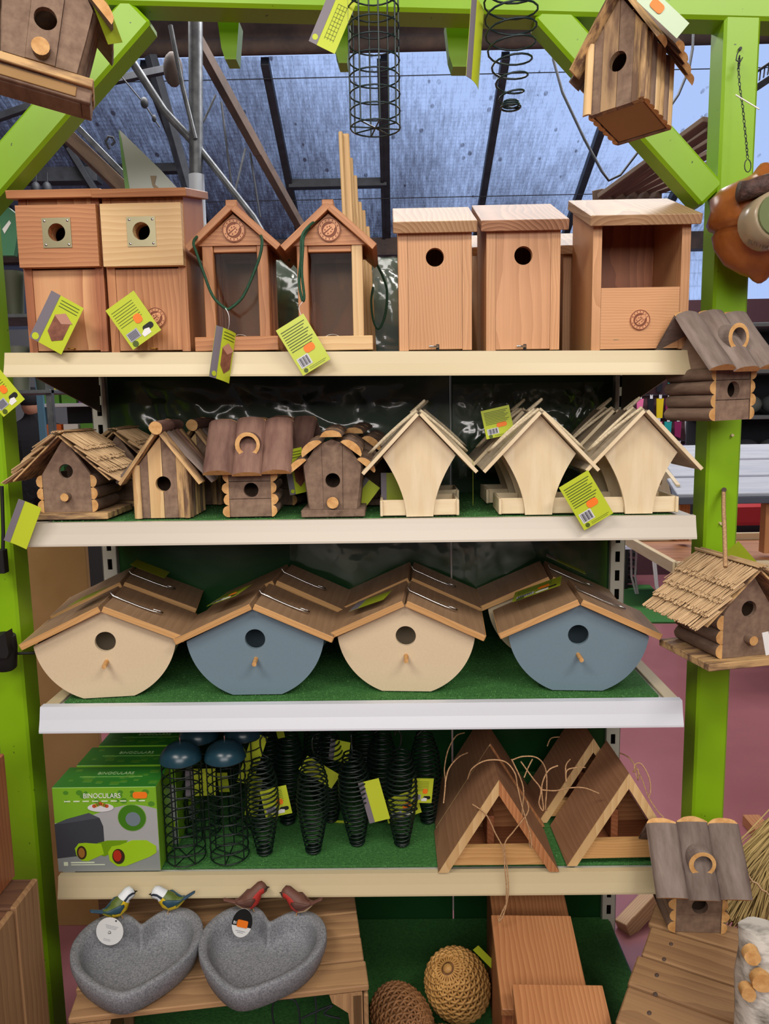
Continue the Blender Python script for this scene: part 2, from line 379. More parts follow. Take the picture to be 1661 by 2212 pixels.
# ================================================================== SETTING
struct(MB().box((0, .9, -.03), (12.4, 12.2, .06)).build('floor', 'floor'))
struct(MB().box((0, -5.05, 2.1), (12.4, .1, 4.4)).build('wall_back', 'wallm'))
struct(MB().box((-6.05, .8, 2.1), (.1, 11.6, 4.4)).build('wall_left', 'wallm'))
struct(MB().box((6.05, .8, 2.1), (.1, 11.6, 4.4)).build('wall_right', 'wallm'))
struct(MB().box((0, -.4, 4.42), (12.4, 9.3, .1)).build('ceiling', 'ceil'))
struct(MB().box((0, 6.65, 1.2), (12.4, .12, 2.4)).build('wall_front', 'wallm'))
EY, EZ, RY, RZ = 6.55, 3.22, 4.5, 4.105         # eave and top of the glazed slope
BX = [-6.0, -5.3, -4.4, -3.5, -2.6, -1.71, -.82, .06, .95, 1.84, 2.73, 3.62, 4.5, 5.4, 6.0]
root = bpy.data.objects.new('window_1', None); COL.objects.link(root); struct(root)
sl = (RZ-EZ)/(EY-RY)
for i, (a, b) in enumerate(zip(BX[:-1], BX[1:])):
    m = MB(); vs = [(a, RY, RZ), (b, RY, RZ), (b, EY, EZ), (a, EY, EZ)]
    vs2 = [(x, y, z-.006) for x, y, z in vs]; gs = [Vector((x, y, 0)) for x, y, z in vs]*2
    m.add(vs+vs2, [(0, 1, 2, 3), (7, 6, 5, 4), (0, 1, 5, 4), (1, 2, 6, 5), (2, 3, 7, 6), (3, 0, 4, 7)])
    m.g = [Vector((x, y, 0)) for x, y, z in vs+vs2]; m.build('pane', 'pane', root)
for x in BX: MB().beam((x, RY, RZ-.03), (x, EY, EZ-.03), .06, .07).build('glazing_bar', 'dsteel', root)
tz = lambda y: RZ-(y-RY)*sl
MB().beam((-.82, 5.72, tz(5.72)-.04), (.06, 5.72, tz(5.72)-.04), .1, .07).build('transom', 'dsteel', root)
MB().beam((-2.6, 5.5, tz(5.5)-.04), (-1.71, 5.5, tz(5.5)-.04), .1, .07).build('transom', 'dsteel', root)
MB().beam((.02, RY, RZ-.05), (.02, EY, EZ-.05), .03, .05).build('glazing_bar', 'dsteel', root)
root = bpy.data.objects.new('window_2', None); COL.objects.link(root); struct(root)
for a, b in zip(BX[:-1], BX[1:]):
    m = MB(); vs = [(a, 6.6, 3.16), (b, 6.6, 3.16), (b, 6.6, 2.4), (a, 6.6, 2.4)]; m.add(vs+[(x, y+.006, z) for x, y, z in vs], [(0, 1, 2, 3), (7, 6, 5, 4), (0, 1, 5, 4), (1, 2, 6, 5), (2, 3, 7, 6), (3, 0, 4, 7)])
    m.g = [Vector((x, 5.3+z*.3, 0)) for x, y, z in m.v]; m.build('pane', 'pane', root)
for x in BX: MB().box((x, 6.56, 2.8), (.06, .06, .75)).build('glazing_bar', 'dsteel', root)
struct(MB().box((0, 6.5, 3.13), (12, .14, .17)).build('trim_1', 'rust'))
struct(MB().box((0, 4.42, 4.25), (12, .14, .3), bev=.02).tube([(-6, 4.38, 4.12), (6, 4.38, 4.12)], .06, 8).build('trim_2', 'rust'))
MB().tube([(-6, 4.6, 3.99), (6, 4.6, 3.99)], .004, 4).build('trim_3', 'dsteel')['kind'] = 'structure'
MB().tube([(-6, 5.86, 3.44), (6, 5.86, 3.44)], .004, 4).build('trim_4', 'dsteel')['kind'] = 'structure'

# roof steelwork seen between the brace and the boxes on the left
t = thing('steel_truss', 'galvanised steel column with leaning pipes and braces under the glass roof', 'roof truss', (0, 0, 0))
def pix(m, pts, Y, r, n=8, mat=0): m.tube([U(x, y, q) for (x, y), q in zip(pts, Y if isinstance(Y, (list, tuple)) else [Y]*len(pts))], r, n, mat); return m
pix(MB(), [(420, -120), (422, 40), (424, 380)], 2.6, .036, 12).build('column', 'galv', t)
MB().tube([U(424, 378, 2.6), U(433, 560, 2.6), Vector((U(433, 560, 2.6).x, 2.6, 0))], .04, 12).build('white_pipe', colm('c8d2dc', .4), t, 'white plastic pipe below the steel column')
pix(MB(), [(215, 20), (290, 140), (355, 240), (434, 325)], 2.6, .02).build('pipe', 'galv', t)
pix(MB(), [(434, 325), (548, 470), (600, 560), (760, 800)], 2.6, .017).build('pipe', 'galv', t)
pix(MB(), [(368, 55), (395, 190), (422, 300)], 2.55, .012).build('pipe', 'galv', t)
MB().beam(U(420, 76, 2.84), U(560, 330, 3.3), .05, .06).build('brace', 'rust', t)
MB().beam(U(560, 330, 3.3), U(800, 760, 4.4), .05, .05).build('brace', 'rust', t)
MB().beam(U(325, 120, 4.2), U(410, 420, 4.4), .07, .06).build('brace', 'dsteel', t)
MB().beam(U(240, 175, 3.4), U(380, 146, 3.4), .04, .04).build('strut', 'dsteel', t)
MB().beam(U(-20, 260, 3.4), U(70, 228, 3.4), .04, .04).build('strut', 'dsteel', t)
MB().beam(U(110, 260, 2.4), U(380, 516, 2.4), .06, .085, up=(0, -1, .3)).build('timber_brace', 'oldwood', t)
MB().beam(U(130, 236, 2.9), U(400, 512, 2.9), .04, .03).build('strut', 'galv', t)
MB().beam(U(40, 382, 4.4), U(215, 380, 4.4), .12, .1).build('strut', 'dsteel', t)
MB().beam(U(150, 320, 4.3), U(230, 450, 4.3), .05, .04).build('strut', 'dsteel', t)
pix(MB(), [(478, 220), (500, 400)], 3.2, .007, 5).build('rod', 'dsteel', t)
pix(MB(), [(530, 320), (508, 412)], 3.2, .007, 5).build('rod', 'galv', t)
pix(MB(), [(540, 330), (562, 470)], 3.3, .007, 5).build('rod', 'dsteel', t)
pix(MB(), [(466, 205), (440, 262)], 2.8, .006, 5).build('rod', 'galv', t)
MB().ell(U(374, 150, 2.7), (.05, .05, .085)).build('drum', 'rust', t)
o = MB().tube([U(1195, 128, 3.2), U(1195, 128, 3.2)+Vector((0, 0, .85))], .008, 6).tube([U(1496, 105, 3.2), U(1496, 105, 3.2)+Vector((0, 0, .8))], .008, 6); o = pix(o, [(1195, 128), (1215, 200), (1262, 300), (1300, 370), (1315, 390), (1340, 378), (1400, 300), (1465, 205), (1488, 150), (1496, 105)], 3.2, .008, 6).build('hanging_cable', 'dsteel')
tagit(o, 'thin dark cable sagging in a V under the roof glass on the right', 'cable')
o = pix(MB(), [(262, 165), (312, 225), (345, 275)], 3.0, .004, 5).ell(U(312, 222, 3), (.022, .022, .03)).ell(U(333, 256, 3), (.013, .013, .02)).build('pulley_line', 'dsteel')
tagit(o, 'short line with a dark pulley beside the green left brace', 'pulley')
m = MB(); hk = [(236, 322), (228, 305), (234, 295), (244, 297), (248, 307), (240, 314)]
o = pix(m, hk, 2.5, .006, 6).build('roof_hook', 'dsteel'); tagit(o, 'small black open hook near the old timber brace', 'hook')
for k, (x, l) in enumerate(((78, 'dark round bulb hanging left of its twin below the roof strut'), (102, 'dark round bulb hanging right of its twin below the roof strut'))):
    m = MB().ell(U(x, 408, 3.6), (.03, .03, .045)); m.tube([U(x, 400, 3.6), U(x, 372, 3.6)], .004, 4); tagit(m.build('hanging_bulb', 'dsteel'), l, 'lamp', 'dark bulbs under the strut')
# slatted timber roof beyond the right brace
t = thing('slatted_canopy', 'weathered brown slatted timber canopy rising behind the right green brace', 'canopy', U(1400, 430, 2.2))
def loc(p, t=None): return Vector(p)-(t.location if t else Vector())
for k in range(6):
    a = U(1300+k*17, 425, 2.1+k*.12); b = U(1530+k*6, 258+k*22, 1.5+k*.14); MB().beam(loc(a, t), loc(b, t), .05, .02).build('slat', 'oldwood', t)
MB().beam(loc(U(1290, 425, 2.15), t), loc(U(1420, 428, 2.6), t), .05, .06).build('edge_board', 'oldwood', t)
t = thing('perforated_strip', 'dark perforated metal strip rising right of the green post', 'metal strip', U(1640, 165, 2.4))
m = MB()
for k in range(-2, 9):
    a = loc(U(1622+k*9, 186-k*6, 2.4), t); m.beam(a, a+Vector((.004, 0, .045)), .004, .01)
m.beam(loc(U(1600, 178, 2.4), t), loc(U(1720, 98, 2.4), t), .01, .012).beam(loc(U(1600, 212, 2.4), t), loc(U(1720, 132, 2.4), t), .01, .03).build('web', 'dsteel', t)

# ================================================================== GREEN PERGOLA
perg = thing('pergola_frame', 'bright green painted timber pergola frame around the shelves', 'pergola')
PY, PT = .09, .07
def slabpx(name, mat, pts, Y, t, parent=None, ax=2, label=None, holes=()):
    q = [U(x, y, Y) for x, y in pts]; return MB().prism([(p.x, p.z) for p in q], Y, Y+t, M=None, ax=ax).build(name, mat, parent, label)
rx = .731; lx = -.742-.07/2
def post(x0, x1, z1): return MB().box(((x0+x1)/2, PY+PT/2, z1/2), (x1-x0, PT, z1), bev=.005)
post(rx-.002, rx+.068, 2.36).build('post', 'green', perg)
post(lx-.035, lx+.035, 2.36).build('post', 'green', perg)
zb0, zb1 = U(560, 16, PY).z, U(1600, 42, PY).z; xb0, xb1 = U(560, 16, PY).x, U(1600, 42, PY).x
bz = lambda x: zb0+(zb1-zb0)*(x-xb0)/(xb1-xb0)
MB().beam((-1.2, PY+PT/2-.002, bz(-1.2)+.05), (1.3, PY+PT/2-.002, bz(1.3)+.05), PT, .1, bev=.006).build('beam', 'green', perg)
def bracepx(name, a, b, c, d):
    q = [U(*p, PY+.004) for p in (a, b, c, d)]; p0 = (q[0]+q[1])/2; p1 = (q[2]+q[3])/2; t = (p1-p0).normalized(); wd = abs((q[1]-q[0]).cross(t).length)
    return MB().beam(p0+Vector((0, .028, 0)), p1+Vector((0, .028, 0)), .06, wd, up=(0, 0, 1), bev=.006).build(name, 'green', perg)
bracepx('brace', (243, 18), (352, 18), (-60, 375), (-60, 485))
bracepx('brace', (1226, 14), (1129, 14), (1540, 380), (1540, 462))
for a, b, c in ((470, 522, 128), (716, 762, 136), (962, 1030, 144)):
    Y = .2; p = [U(a, 45, Y), U(b-6, 45, Y), U(b-12, c, Y), U(a+16, c, Y), U(a+8, c-25, Y)]
    MB().prism([(q.x, q.z) for q in p], Y, Y+.045).build('rafter_end', 'green', perg)
# screw heads and pins on the right post
for x, y in ((1597, 107), (1390+190, 940), (1555, 1130)):
    p = U(x, y, PY); MB().tube([p+Vector((0, .002, 0)), p-Vector((0, .006, 0))], .003, 8).build('screw', 'dsteel' if y < 200 else 'rail', perg)

# ================================================================== SHELVING UNIT
unit = thing('shelving_unit', 'metal shelving unit with dark green back and four turf lined shelves', 'shelves')
SH = [(1.6645, 1.6455, -.6775, .666, 'rail', .047), (1.3285, 1.3235, -.6605, .6735, 'railg', .046), (.9435, .940, -.6655, .6605, 'railw', .052), (.563, .5615, -.657, .668, 'rail', .046)]
def zs(i, x): a = SH[i]; return a[0]+(a[1]-a[0])*(x+.665)/1.33
for pi, (x0, x1) in enumerate(((-.652, .222), (.226, .640))):
    MB().box(((x0+x1)/2, .468, .975), (x1-x0, .012, 1.88)).build('back_panel', 'panel', unit)
MB().box((.224, .461, 1.02), (.003, .004, 1.75)).build('seam_strip', 'metal', unit)
slot = [[(-.006, z-.014), (.006, z-.014), (.006, z+.014), (-.006, z+.014)] for z in [.1+.05*k for k in range(35)]]
for x in (-.672, .655):
    MB().prism([(-.019, .03), (.019, .03), (.019, 1.9), (-.019, 1.9)], .45, .452, slot, Matrix.Translation((x, 0, 0)), ax=2).box((x-.018, .47, .96), (.002, .04, 1.88)).box((x+.018, .47, .96), (.002, .04, 1.88)).box((x, .489, .96), (.034, .002, 1.88), mat=1).build('slotted_upright', ['metal', 'dark'], unit)  # back strip coloured near-black to stand for the shade inside the slots
for i, (zl, zr, xl, xr, rm, rh) in enumerate(SH):
    L = xr-xl; ang = math.atan2(zl-zr, L); zc = (zl+zr)/2; xc = (xl+xr)/2
    sh = bpy.data.objects.new('shelf', None); COL.objects.link(sh); sh.parent = unit; sh.location = (xc, 0, zc); sh.rotation_euler = (0, ang, 0)
    MB().box((0, .23, -.0175), (L-.02, .44, .02)).build('tray', 'metal', sh)
    for s in (-1, 1):
        MB().box((s*(L/2-.016), .235, -.0025), (.028, .44, .004)).build('side_lip', 'metal' if i != 2 else 'rail', sh)
        pr = [(.44, -.02), (.03, -.02), (.03, -.03), (.44, -.118)]
        b = MB().prism(pr, -.0015, .0015, M=Matrix.Translation((s*(L/2-.012), 0, 0)) @ Matrix.Rotation(PI/2, 4, 'Z')); b.build('bracket', 'brown', sh)
    prof = [(-.002, .0), (.012, .0), (.012, -.004), (.002, -.006), (-.001, -.012), (-.004, -rh*.5), (-.010, -rh+.003), (-.010, -rh), (-.013, -rh), (-.013, -rh+.004), (-.007, -rh*.5), (-.004, -.010)]
    if i == 2: prof = [(x*1.25, z) for x, z in prof]
    m = MB(); rings = []
    for x in (-L/2, L/2): rings.append([(x, y, z) for y, z in prof])
    m.loft(rings, smooth=False); m.build('price_rail', rm, sh)
    # turf: mat with short blades, kept off the side lips
    m = MB().box((0, .2385, -.0035), (L-.075, .421, .006), bev=.001); m.build('turf', 'turf', sh)
    nb = (0, 5000, 16000, 9000)[i]; m = MB(); vs = []; fs = []
    for k in range(nb):
        x = random.uniform(-(L-.078)/2, (L-.078)/2); y = .02+.42*random.random()**1.6; a = random.random()*PI; h = random.uniform(.0012, .0028); c = len(vs)
        dx, dy = math.cos(a)*.0009, math.sin(a)*.0009; vs += [(x-dx, y-dy, -.0007), (x+dx, y+dy, -.0007), (x+random.uniform(-.002, .002), y+random.uniform(-.002, .002), -.0007+h)]; fs.append((c, c+1, c+2))
    if nb: m.add(vs, fs); m.build('turf_blades', 'blade', sh, kind='stuff', normals=False)
MB().box((.024, .03, .06), (1.272, .86, .11)).build('base_tray', 'panel', unit)
MB().box((.024, .03, .118), (1.262, .86, .006)).build('base_turf', 'turf', unit)
for s in (-1, 1): MB().box((s*.655, .57, .05), (.04, .3, .06)).build('foot', 'metal', unit)
MB().box((.66, .62, .12), (.035, .035, .24)).build('foot', 'galv', unit)
def film(label, x0, x1, z0, z1, Y, seed, amp, fx=5, fz=7):
    m = MB(); nx, nz = 90, 50; vs = []
    for i in range(nx+1):
        for j in range(nz+1):
            x = x0+(x1-x0)*i/nx; z = z0+(z1-z0)*j/nz; p = Vector((x*fx+z*4+seed, z*fz*.6-x*2, seed))
            r = abs(noise.noise(p))*1.3+.6*abs(noise.noise(p*2.3))+.25*abs(noise.noise(p*6)); ed = min(1, 6*min(i/nx, 1-i/nx, j/nz+.1, 1.1-j/nz))
            vs.append((x, Y-amp*r*ed, z))
    fs = [(i*(nz+1)+j, (i+1)*(nz+1)+j, (i+1)*(nz+1)+j+1, i*(nz+1)+j+1) for i in range(nx) for j in range(nz)]
    m.add(vs, fs, smooth=True); return tagit(m.build('plastic_film', 'film', normals=False), label, 'plastic film', 'clear film over the back panel')
film('crumpled clear plastic film behind the rustic log houses', -.645, .22, 1.336, 1.622, .45, 1.3, .02)
film('crumpled clear plastic film behind the plain plywood feeders', .228, .64, 1.36, 1.60, .45, 6.1, .018, 12, 14)
film('glossy clear film over the back panel between the top shelf boxes', -.3, .5, 1.69, 1.915, .455, 3.2, .015, 9, 9)
film('clear film behind the round houses', -.2, .63, 1.02, 1.28, .458, 8.2, .008, 9, 9)

# ================================================================== BUILDERS OF THE GOODS
def medallion(par, x, y, z, r):
    d = MB().tube([(x, y, z), (x, y-.002, z)], r, 28).build('medallion', 'copper', par, 'round burnt wooden disc with a ladybird')
    m = MB(); ring = circ(x, z, r*.98, 28); m.prism(ring, y-.0026, y-.002, [circ(x, z, r*.9, 28)])
    m.prism(circ(x, z, r*.66, 28), y-.0026, y-.002)
    for k in range(16):
        a = 2*PI*k/16
        if k in (0, 8): continue
        c = (x+r*.78*math.cos(a), z+r*.78*math.sin(a)); m.prism([(c[0]-r*.035, c[1]-r*.06), (c[0]+r*.035, c[1]-r*.06), (c[0]+r*.035, c[1]+r*.06), (c[0]-r*.035, c[1]+r*.06)], y-.0026, y-.002)
    m.build('burnt_ring', 'burn', d)
    R = Matrix.Translation((x, 0, z)) @ Matrix.Rotation(-.7, 4, 'Y')
    b = MB().prism(circ(-r*.05, 0, r*.5, 20, rz=r*.42), y-.0032, y-.0026, M=R); b.prism(circ(r*.42, 0, r*.2, 12, rz=r*.24), y-.0034, y-.0026, M=R); b.build('ladybird', 'copper', d)
    m = MB().prism([(-r*.6, -.02*r), (r*.3, -.03*r), (r*.3, .03*r), (-r*.62, .1*r)], y-.0038, y-.0032, M=R)
    for a, b in ((-.3, .2), (0, .24), (.2, .16), (-.3, -.2), (0, -.24), (.2, -.18)): m.prism(circ(a*r, b*r, r*.06, 8), y-.0038, y-.0032, M=R)
    m.build('wing_spots', 'burn', d)
def box_house(name, label, cat, w, h, d, loc, rise, mats=('fir', 'fir', 'fir', 'firtop'), front='hole', hz=.72, hr=.018, over=(.012, .022), rot=0, group=None, th=.018, rth=.018, floor=True, behind=False, sideb=.008):
    """nest box: boards, floor, back and a roof falling to the front"""
    t = thing(name, label, cat, loc, (0, 0, rot), group); fm, sm, bm_, rm = mats; hb = h+rise*(d/(d+over[1]))
    for s in (-1, 1):
        x = s*(w/2-th/2)
        m = MB().prism([(0, 0), (d, 0), (d, hb), (0, h)], -th/2, th/2, M=Matrix.Translation((x, 0, 0)) @ Matrix.Rotation(PI/2, 4, 'Z'))
        m.build('side_board', sm, t)
    MB().box((0, d-.006, hb/2), (w-2*th, .012, hb-.004)).build('back_board', bm_, t)
    MB().box((0, d/2, .008), (w-2*th-.001, d-.02, .014)).build('floor_board', bm_, t)
    iw = w/2-th-.0006
    if front == 'hole':
        MB().prism([(-iw, .002), (iw, .002), (iw, h-.001), (-iw, h-.001)], .0005, .0155, [circ(.0, h*hz, hr, 28)]).build('front_board', fm, t)
        MB().tube([(0.004, .004, .006), (.004, -.008, .0065), (-.013, -.008, .0075)], .0022, 8).build('hook', 'chrome', t)
        m = MB().box((.004, -.0002, .006), (.006, .001, .011)); m.build('hook_slot', 'black', t)
    elif front == 'open':
        MB().prism([(-iw, .002), (iw, .002), (iw, h*.5), (-iw, h*.5)], .0005, .0155, ax=0).build('front_board', fm, t)
        medallion(t, 0, .0, h*.24, .0195)
        MB().box((-.045, 0, .02), (.009, .001, .001)).box((.045, 0, .02), (.009, .001, .001)).build('staple', 'steel', t)
    elif front == 'plate':
        zc = h*.555
        up = MB().prism([(-w/2+.001, zc), (w/2-.001, zc), (w/2-.001, h-.014), (-w/2+.001, h-.014)], -.017, -.0005, [circ(.0, h*.775, hr, 28)], ax=0).build('upper_front', fm[0], t)
        MB().prism([(-iw, .003), (iw, .003), (iw, zc-.003), (-iw, zc-.003)], .0015, .0155).build('lower_front', fm[1], t)
        MB().prism([(-iw, zc), (iw, zc), (iw, h), (-iw, h)], .0015, .0155, [circ(0, h*.775, hr, 24)]).build('inner_front', fm[1], t)
        s = .0275; zz = h*.772
        pl = MB().prism([(-s, zz-s), (s, zz-s), (s, zz+s), (-s, zz+s)], -.0185, -.017, [circ(0, h*.775, .0165, 28)]).build('hole_plate', 'steel', t, 'square steel plate around the entrance hole')
        m = MB()
        for a in (-1, 1):
            for b in (-1, 1): m.ell((a*s*.8, -.0187, zz+b*s*.8), (.0025, .001, .0025), 8, 4)
        m.build('screw_heads', 'chrome', pl)
        MB().tube([(0.012, .002, .006), (.012, -.006, .006), (.0, -.006, .0065)], .0014, 6).build('hook', plain('brass hook', C('b98a3c'), .3, 1), t)
    a = math.atan2(rise, d+over[1]); L = (d+over[1]+.004)/math.cos(a); R = Matrix.Translation((0, -over[1], h-rise*over[1]/(d+over[1]))) @ Matrix.Rotation(a, 4, 'X')
    MB().box((0, L/2, rth/2+.0006), (w+2*over[0], L, rth), R, ax=(0 if front == 'plate' else 1)).build('roof', rm, t)
    return t
def window_feeder(label, loc, rot=0, mats=('cedar', 'cedar', 'sap')):
    t = thing('seed_feeder', label, 'bird feeder', loc, (0, 0, rot), 'windowed seed feeders'); w, d, h = .128, .17, .19; fm, pr, e = mats
    tw, td = .162, .2
    MB().box((0, td/2, .006), (tw-.012, td-.012, .008)).build('tray_floor', 'cedar2', t)
    for y, mm in ((.006, e), (td-.006, 'cedar')): MB().box((0, y-.006+.0, .0135), (tw, .011, .027), ax=0).build('tray_rail', mm, t)
    for s in (-1, 1): MB().box((s*(tw/2-.006), td/2-.006, .0135), (.011, td-.013, .0265), ax=1).build('tray_rail', 'cedar', t)
    y0 = .016
    for s, mm in ((-1, 'cedar'), (1, pr)): MB().box((s*(w/2-.011), y0+.007, .1+.015), (.021, .016, .176), ax=2).build('front_post', mm, t)
    MB().box((0, y0+.009, .195), (w-.044, .012, .013), ax=0).build('top_rail', 'cedar', t)
    MB().prism([(-w/2+.022, .012), (w/2-.022, .012), (w/2-.022, .189), (-w/2+.022, .189)], y0+.01, y0+.0125).build('window_pane', 'glass', t, 'clear acrylic window')
    MB().prism([(-w/2+.022, .012), (w/2-.022, .012), (w/2-.022, .189), (-w/2+.022, .189)], y0+.125, y0+.1275).build('window_pane', 'glass', t)
    MB().tube([(x*.018, y0+.02, .02+.014*math.sqrt(max(0, 1-x*x))) for x in [i/6-1 for i in range(13)]], .001, 5).build('seed_gap_ring', 'chrome', t)
    for s in (-1, 1):
        for k in range(5): MB().box((s*(w/2-.01), y0+.028+k*.024, .108), (.012, .021, .186), ax=2).build('side_slat', 'cedar2' if k % 2 else 'cedar', t)
    MB().box((0, y0+.145, .108), (w-.02, .012, .186), ax=2).build('back_board', 'cedar2', t)
    # gable and roof
    hp = .058; g0 = [(-w/2-.006, .2), (w/2+.006, .2), (0, .2+hp)]
    MB().prism(g0, y0-.004, y0+.012, ax=0).build('gable', 'cedar', t); MB().prism(g0, y0+.14, y0+.152, ax=0).build('gable', 'cedar2', t)
    for s in (-1, 1):
        n = Vector((-s*.88, 0, .53)); ang = math.atan2(hp+.004, w/2+.006); L = .112; R = Matrix.Translation((0, 0, .2+hp+.004)) @ Matrix.Rotation(s*ang, 4, 'Y')
        MB().box((s*L/2, .1, .006), (L, .205, .013), R, ax=1, mat=0).build('roof_board', 'cedar' , t)
        MB().box((s*L/2, -.0035, .006), (L, .003, .0132), R, ax=0).build('roof_edge', e if s > 0 and e == 'sap' and pr != 'sap' else 'cedar', t)
    MB().box((0, .1, .2+hp+.014), (.022, .2, .018), ax=1).build('ridge_block', 'cedar', t)
    medallion(t, .001, y0-.005, .228, .0225)
    return t
def reeds(m, p0, p1, wdir, n, r, jit, mat=0):
    p0, p1, wdir = Vector(p0), Vector(p1), Vector(wdir); nn = (p1-p0).cross(wdir).normalized()
    if nn.z < 0: nn = -nn
    for k in range(n):
        f = (k+random.random())/n; o = wdir*f; a = p0+o+nn*random.uniform(0, r*1.5); b = p1+o+nn*random.uniform(-r*.5, r*2.2)+wdir.normalized()*random.uniform(-jit, jit)+(p1-p0)*random.uniform(-.03, .05)
        m.tube([a, b], [r*random.uniform(.7, 1.1), r*random.uniform(.6, 1.2)], 4, mat, smooth=False)
def log_stack(t, x, y0, y1, z0, n, r, s, name='side_log'):
    for k in range(n): MB().half((x, y0, z0+r*(.95+1.85*k)), (x, y1, z0+r*(.95+1.85*k)), r, (s, 0, 0), sq=.95, n=9).build(name, ['bark', 'end'], t)
def thatch_house(name, label, loc, rot=(0, 0, 0), group=None):
    t = thing(name, label, 'birdhouse', loc, rot, group); w, h, pk, d = .098, .092, .165, .12; zb = .014
    MB().box((.0, .055, zb/2), (.175, .15, zb-.001)).build('base_board', 'split', t)
    poly = [(-w/2, zb), (w/2, zb), (w/2, h), (0, pk), (-w/2, h)]
    MB().prism(poly, .0, .008, [circ(.0, .098, .0145, 22)]).build('front_wall', 'panelw', t)
    MB().prism(poly, d-.008, d).build('back_wall', 'panelw', t)
    for s in (-1, 1):
        MB().box((s*(w/2-.002), d/2, .052), (.004, d-.018, .076)).build('side_wall', 'panelw', t)
        log_stack(t, s*(w/2+.0005), -.001, d+.001, zb, 3, .0135, s)
    MB().tube([(.0, .002, .046), (.0, -.016, .046)], .0085, 12, cap=1).build('perch', ['bark', 'end'], t)
    y0, y1 = -.028, d+.02; pk += .004
    for s in (-1, 1):
        run, drop = .104, .096; e = Vector((s*run, 0, -drop)); nrm = Vector((s*drop, 0, run)).normalized()
        m = MB(); a = Vector((0, y0+.004, pk)); b = a+e*.93
        m.loft([[a, a+Vector((0, y1-y0-.008, 0)), a+Vector((0, y1-y0-.008, 0))+nrm*.003, a+nrm*.003], [b, b+Vector((0, y1-y0-.008, 0)), b+Vector((0, y1-y0-.008, 0))+nrm*.003, b+nrm*.003]], smooth=False).build('roof_board', 'split', t)
        for k in range(4):
            m = MB(); f0, f1 = (.03, .26, .48, .7)[k], (.40, .63, .85, 1.05)[k]
            top = Vector((0, y0, pk))+e*f0+nrm*(.004+.001*(3-k)); bot = Vector((0, y0, pk))+e*f1+nrm*(.012+.0012*(3-k))
            reeds(m, top, bot, (0, y1-y0, 0), 84, .0016, .0025)
            if k < 3: reeds(m, top+nrm*.003, bot+nrm*.002-e*.05, (0, y1-y0, 0), 40, .0014, .004)
            m.build('thatch_tier', 'straw', t, kind='stuff')
    m = MB()
    reeds(m, (-.012, y0, pk+.008), (-.012, y1, pk+.008), (.024, 0, 0), 10, .0018, .004); m.build('thatch_ridge', 'straw', t, kind='stuff')
    return t
def branch_house(name, label, loc, rot=(0, 0, 0), group=None, seed=1):
    t = thing(name, label, 'birdhouse', loc, rot, group); w, pk, d, ev = .102, .168, .125, .105
    cols = ['bark', 'end', 'bark', 'split']; xs = [-w/2, -.027, -.006, .016, w/2-.007, w/2]
    xs = [-w/2, -.029, .0, .028, w/2]; mm = ['panelw', 'sap', 'panelw', 'split']
    tz_ = lambda x: pk-(pk-ev)*abs(x)/(w/2)
    hole = circ(.0, .07, .0155, 24)
    for k in range(4):
        a, b = xs[k]+.0004, xs[k+1]-.0004; p = [(a, 0), (b, 0), (b, tz_(b)), (a, tz_(a))]
        if k in (1, 2):   # the slats meet at the hole
            arc = [q for q in circ(.0, .07, .0155, 40)]; s = -1 if k == 1 else 1
            e = [(b if k == 1 else a)]; x = e[0]; inner = sorted([(s*abs(.0155*math.cos(th)), .07+.0155*math.sin(th)) for th in [PI*i/12-PI/2 for i in range(13)]], key=lambda q: q[1])
            inner = [(min(q[0], b) if k == 1 else max(q[0], a), q[1]) for q in inner]
            p = [(a, 0), (b, 0)]+inner+[(b, tz_(b)), (a, tz_(a))] if k == 1 else [(b, tz_(b)), (a, tz_(a))]+inner[::-1]+[(a, 0), (b, 0)]
        MB().prism(p, -.001*(k % 2), .010).build('front_slat', mm[k], t)
    MB().prism([(-w/2, 0), (w/2, 0), (w/2, ev), (0, pk), (-w/2, ev)], d-.008, d).build('back_wall', 'panelw', t)
    MB().box((0, d/2, .004), (w-.012, d-.02, .007)).build('floor_board', 'tan', t)
    MB().half((-w/2-.002, -.003, 0), (-w/2-.002, -.003, ev+.004), .008, (0, -1, 0), sq=.7).build('corner_branch', ['sap', 'sap'], t)
    MB().half((w/2-.004, -.003, 0), (w/2-.004, -.003, ev+.004), .006, (0, -1, 0), sq=.6).build('corner_branch', ['split', 'sap'], t)
    for s in (-1, 1):
        for k in range(6):
            y = .012+k*(d-.02)/5.2; MB().half((s*(w/2-.004), y, 0.0), (s*(w/2-.004), y, ev-.004+.004*(k % 2)), .0118, (s, 0, 0), sq=.75, cap=1).build('side_branch', [('bark', 'split', 'sap')[(k*2+(s > 0)) % 3], 'end'], t)
        y0, y1 = -.024, d+.02; r = (y1-y0)/10
        for k in range(5):
            y = y0+r+k*2*r*.985; p0 = Vector((s*.002, y, pk+.005)); p1 = Vector((s*(.088+.006*((k*3) % 4-1.5)), y, pk-.098))
            MB().half(p0, p1, r*1.05, (s*.75, 0, .66), sq=.55, cap=1).build('roof_branch', [('split', 'barkg', 'bark', 'barkr', 'split')[k], 'end'], t)
    MB().tube([(0, y0-.006, pk+.016), (.002, .05, pk+.018)], .0135, 14, cap=1, rough=.15).build('ridge_log', ['barkr', 'end'], t)
    MB().tube([(-.002, .058, pk+.020), (.0, y1-.01, pk+.017)], .0125, 14, cap=1, rough=.15).build('ridge_log', ['barkr', 'end'], t)
    return t
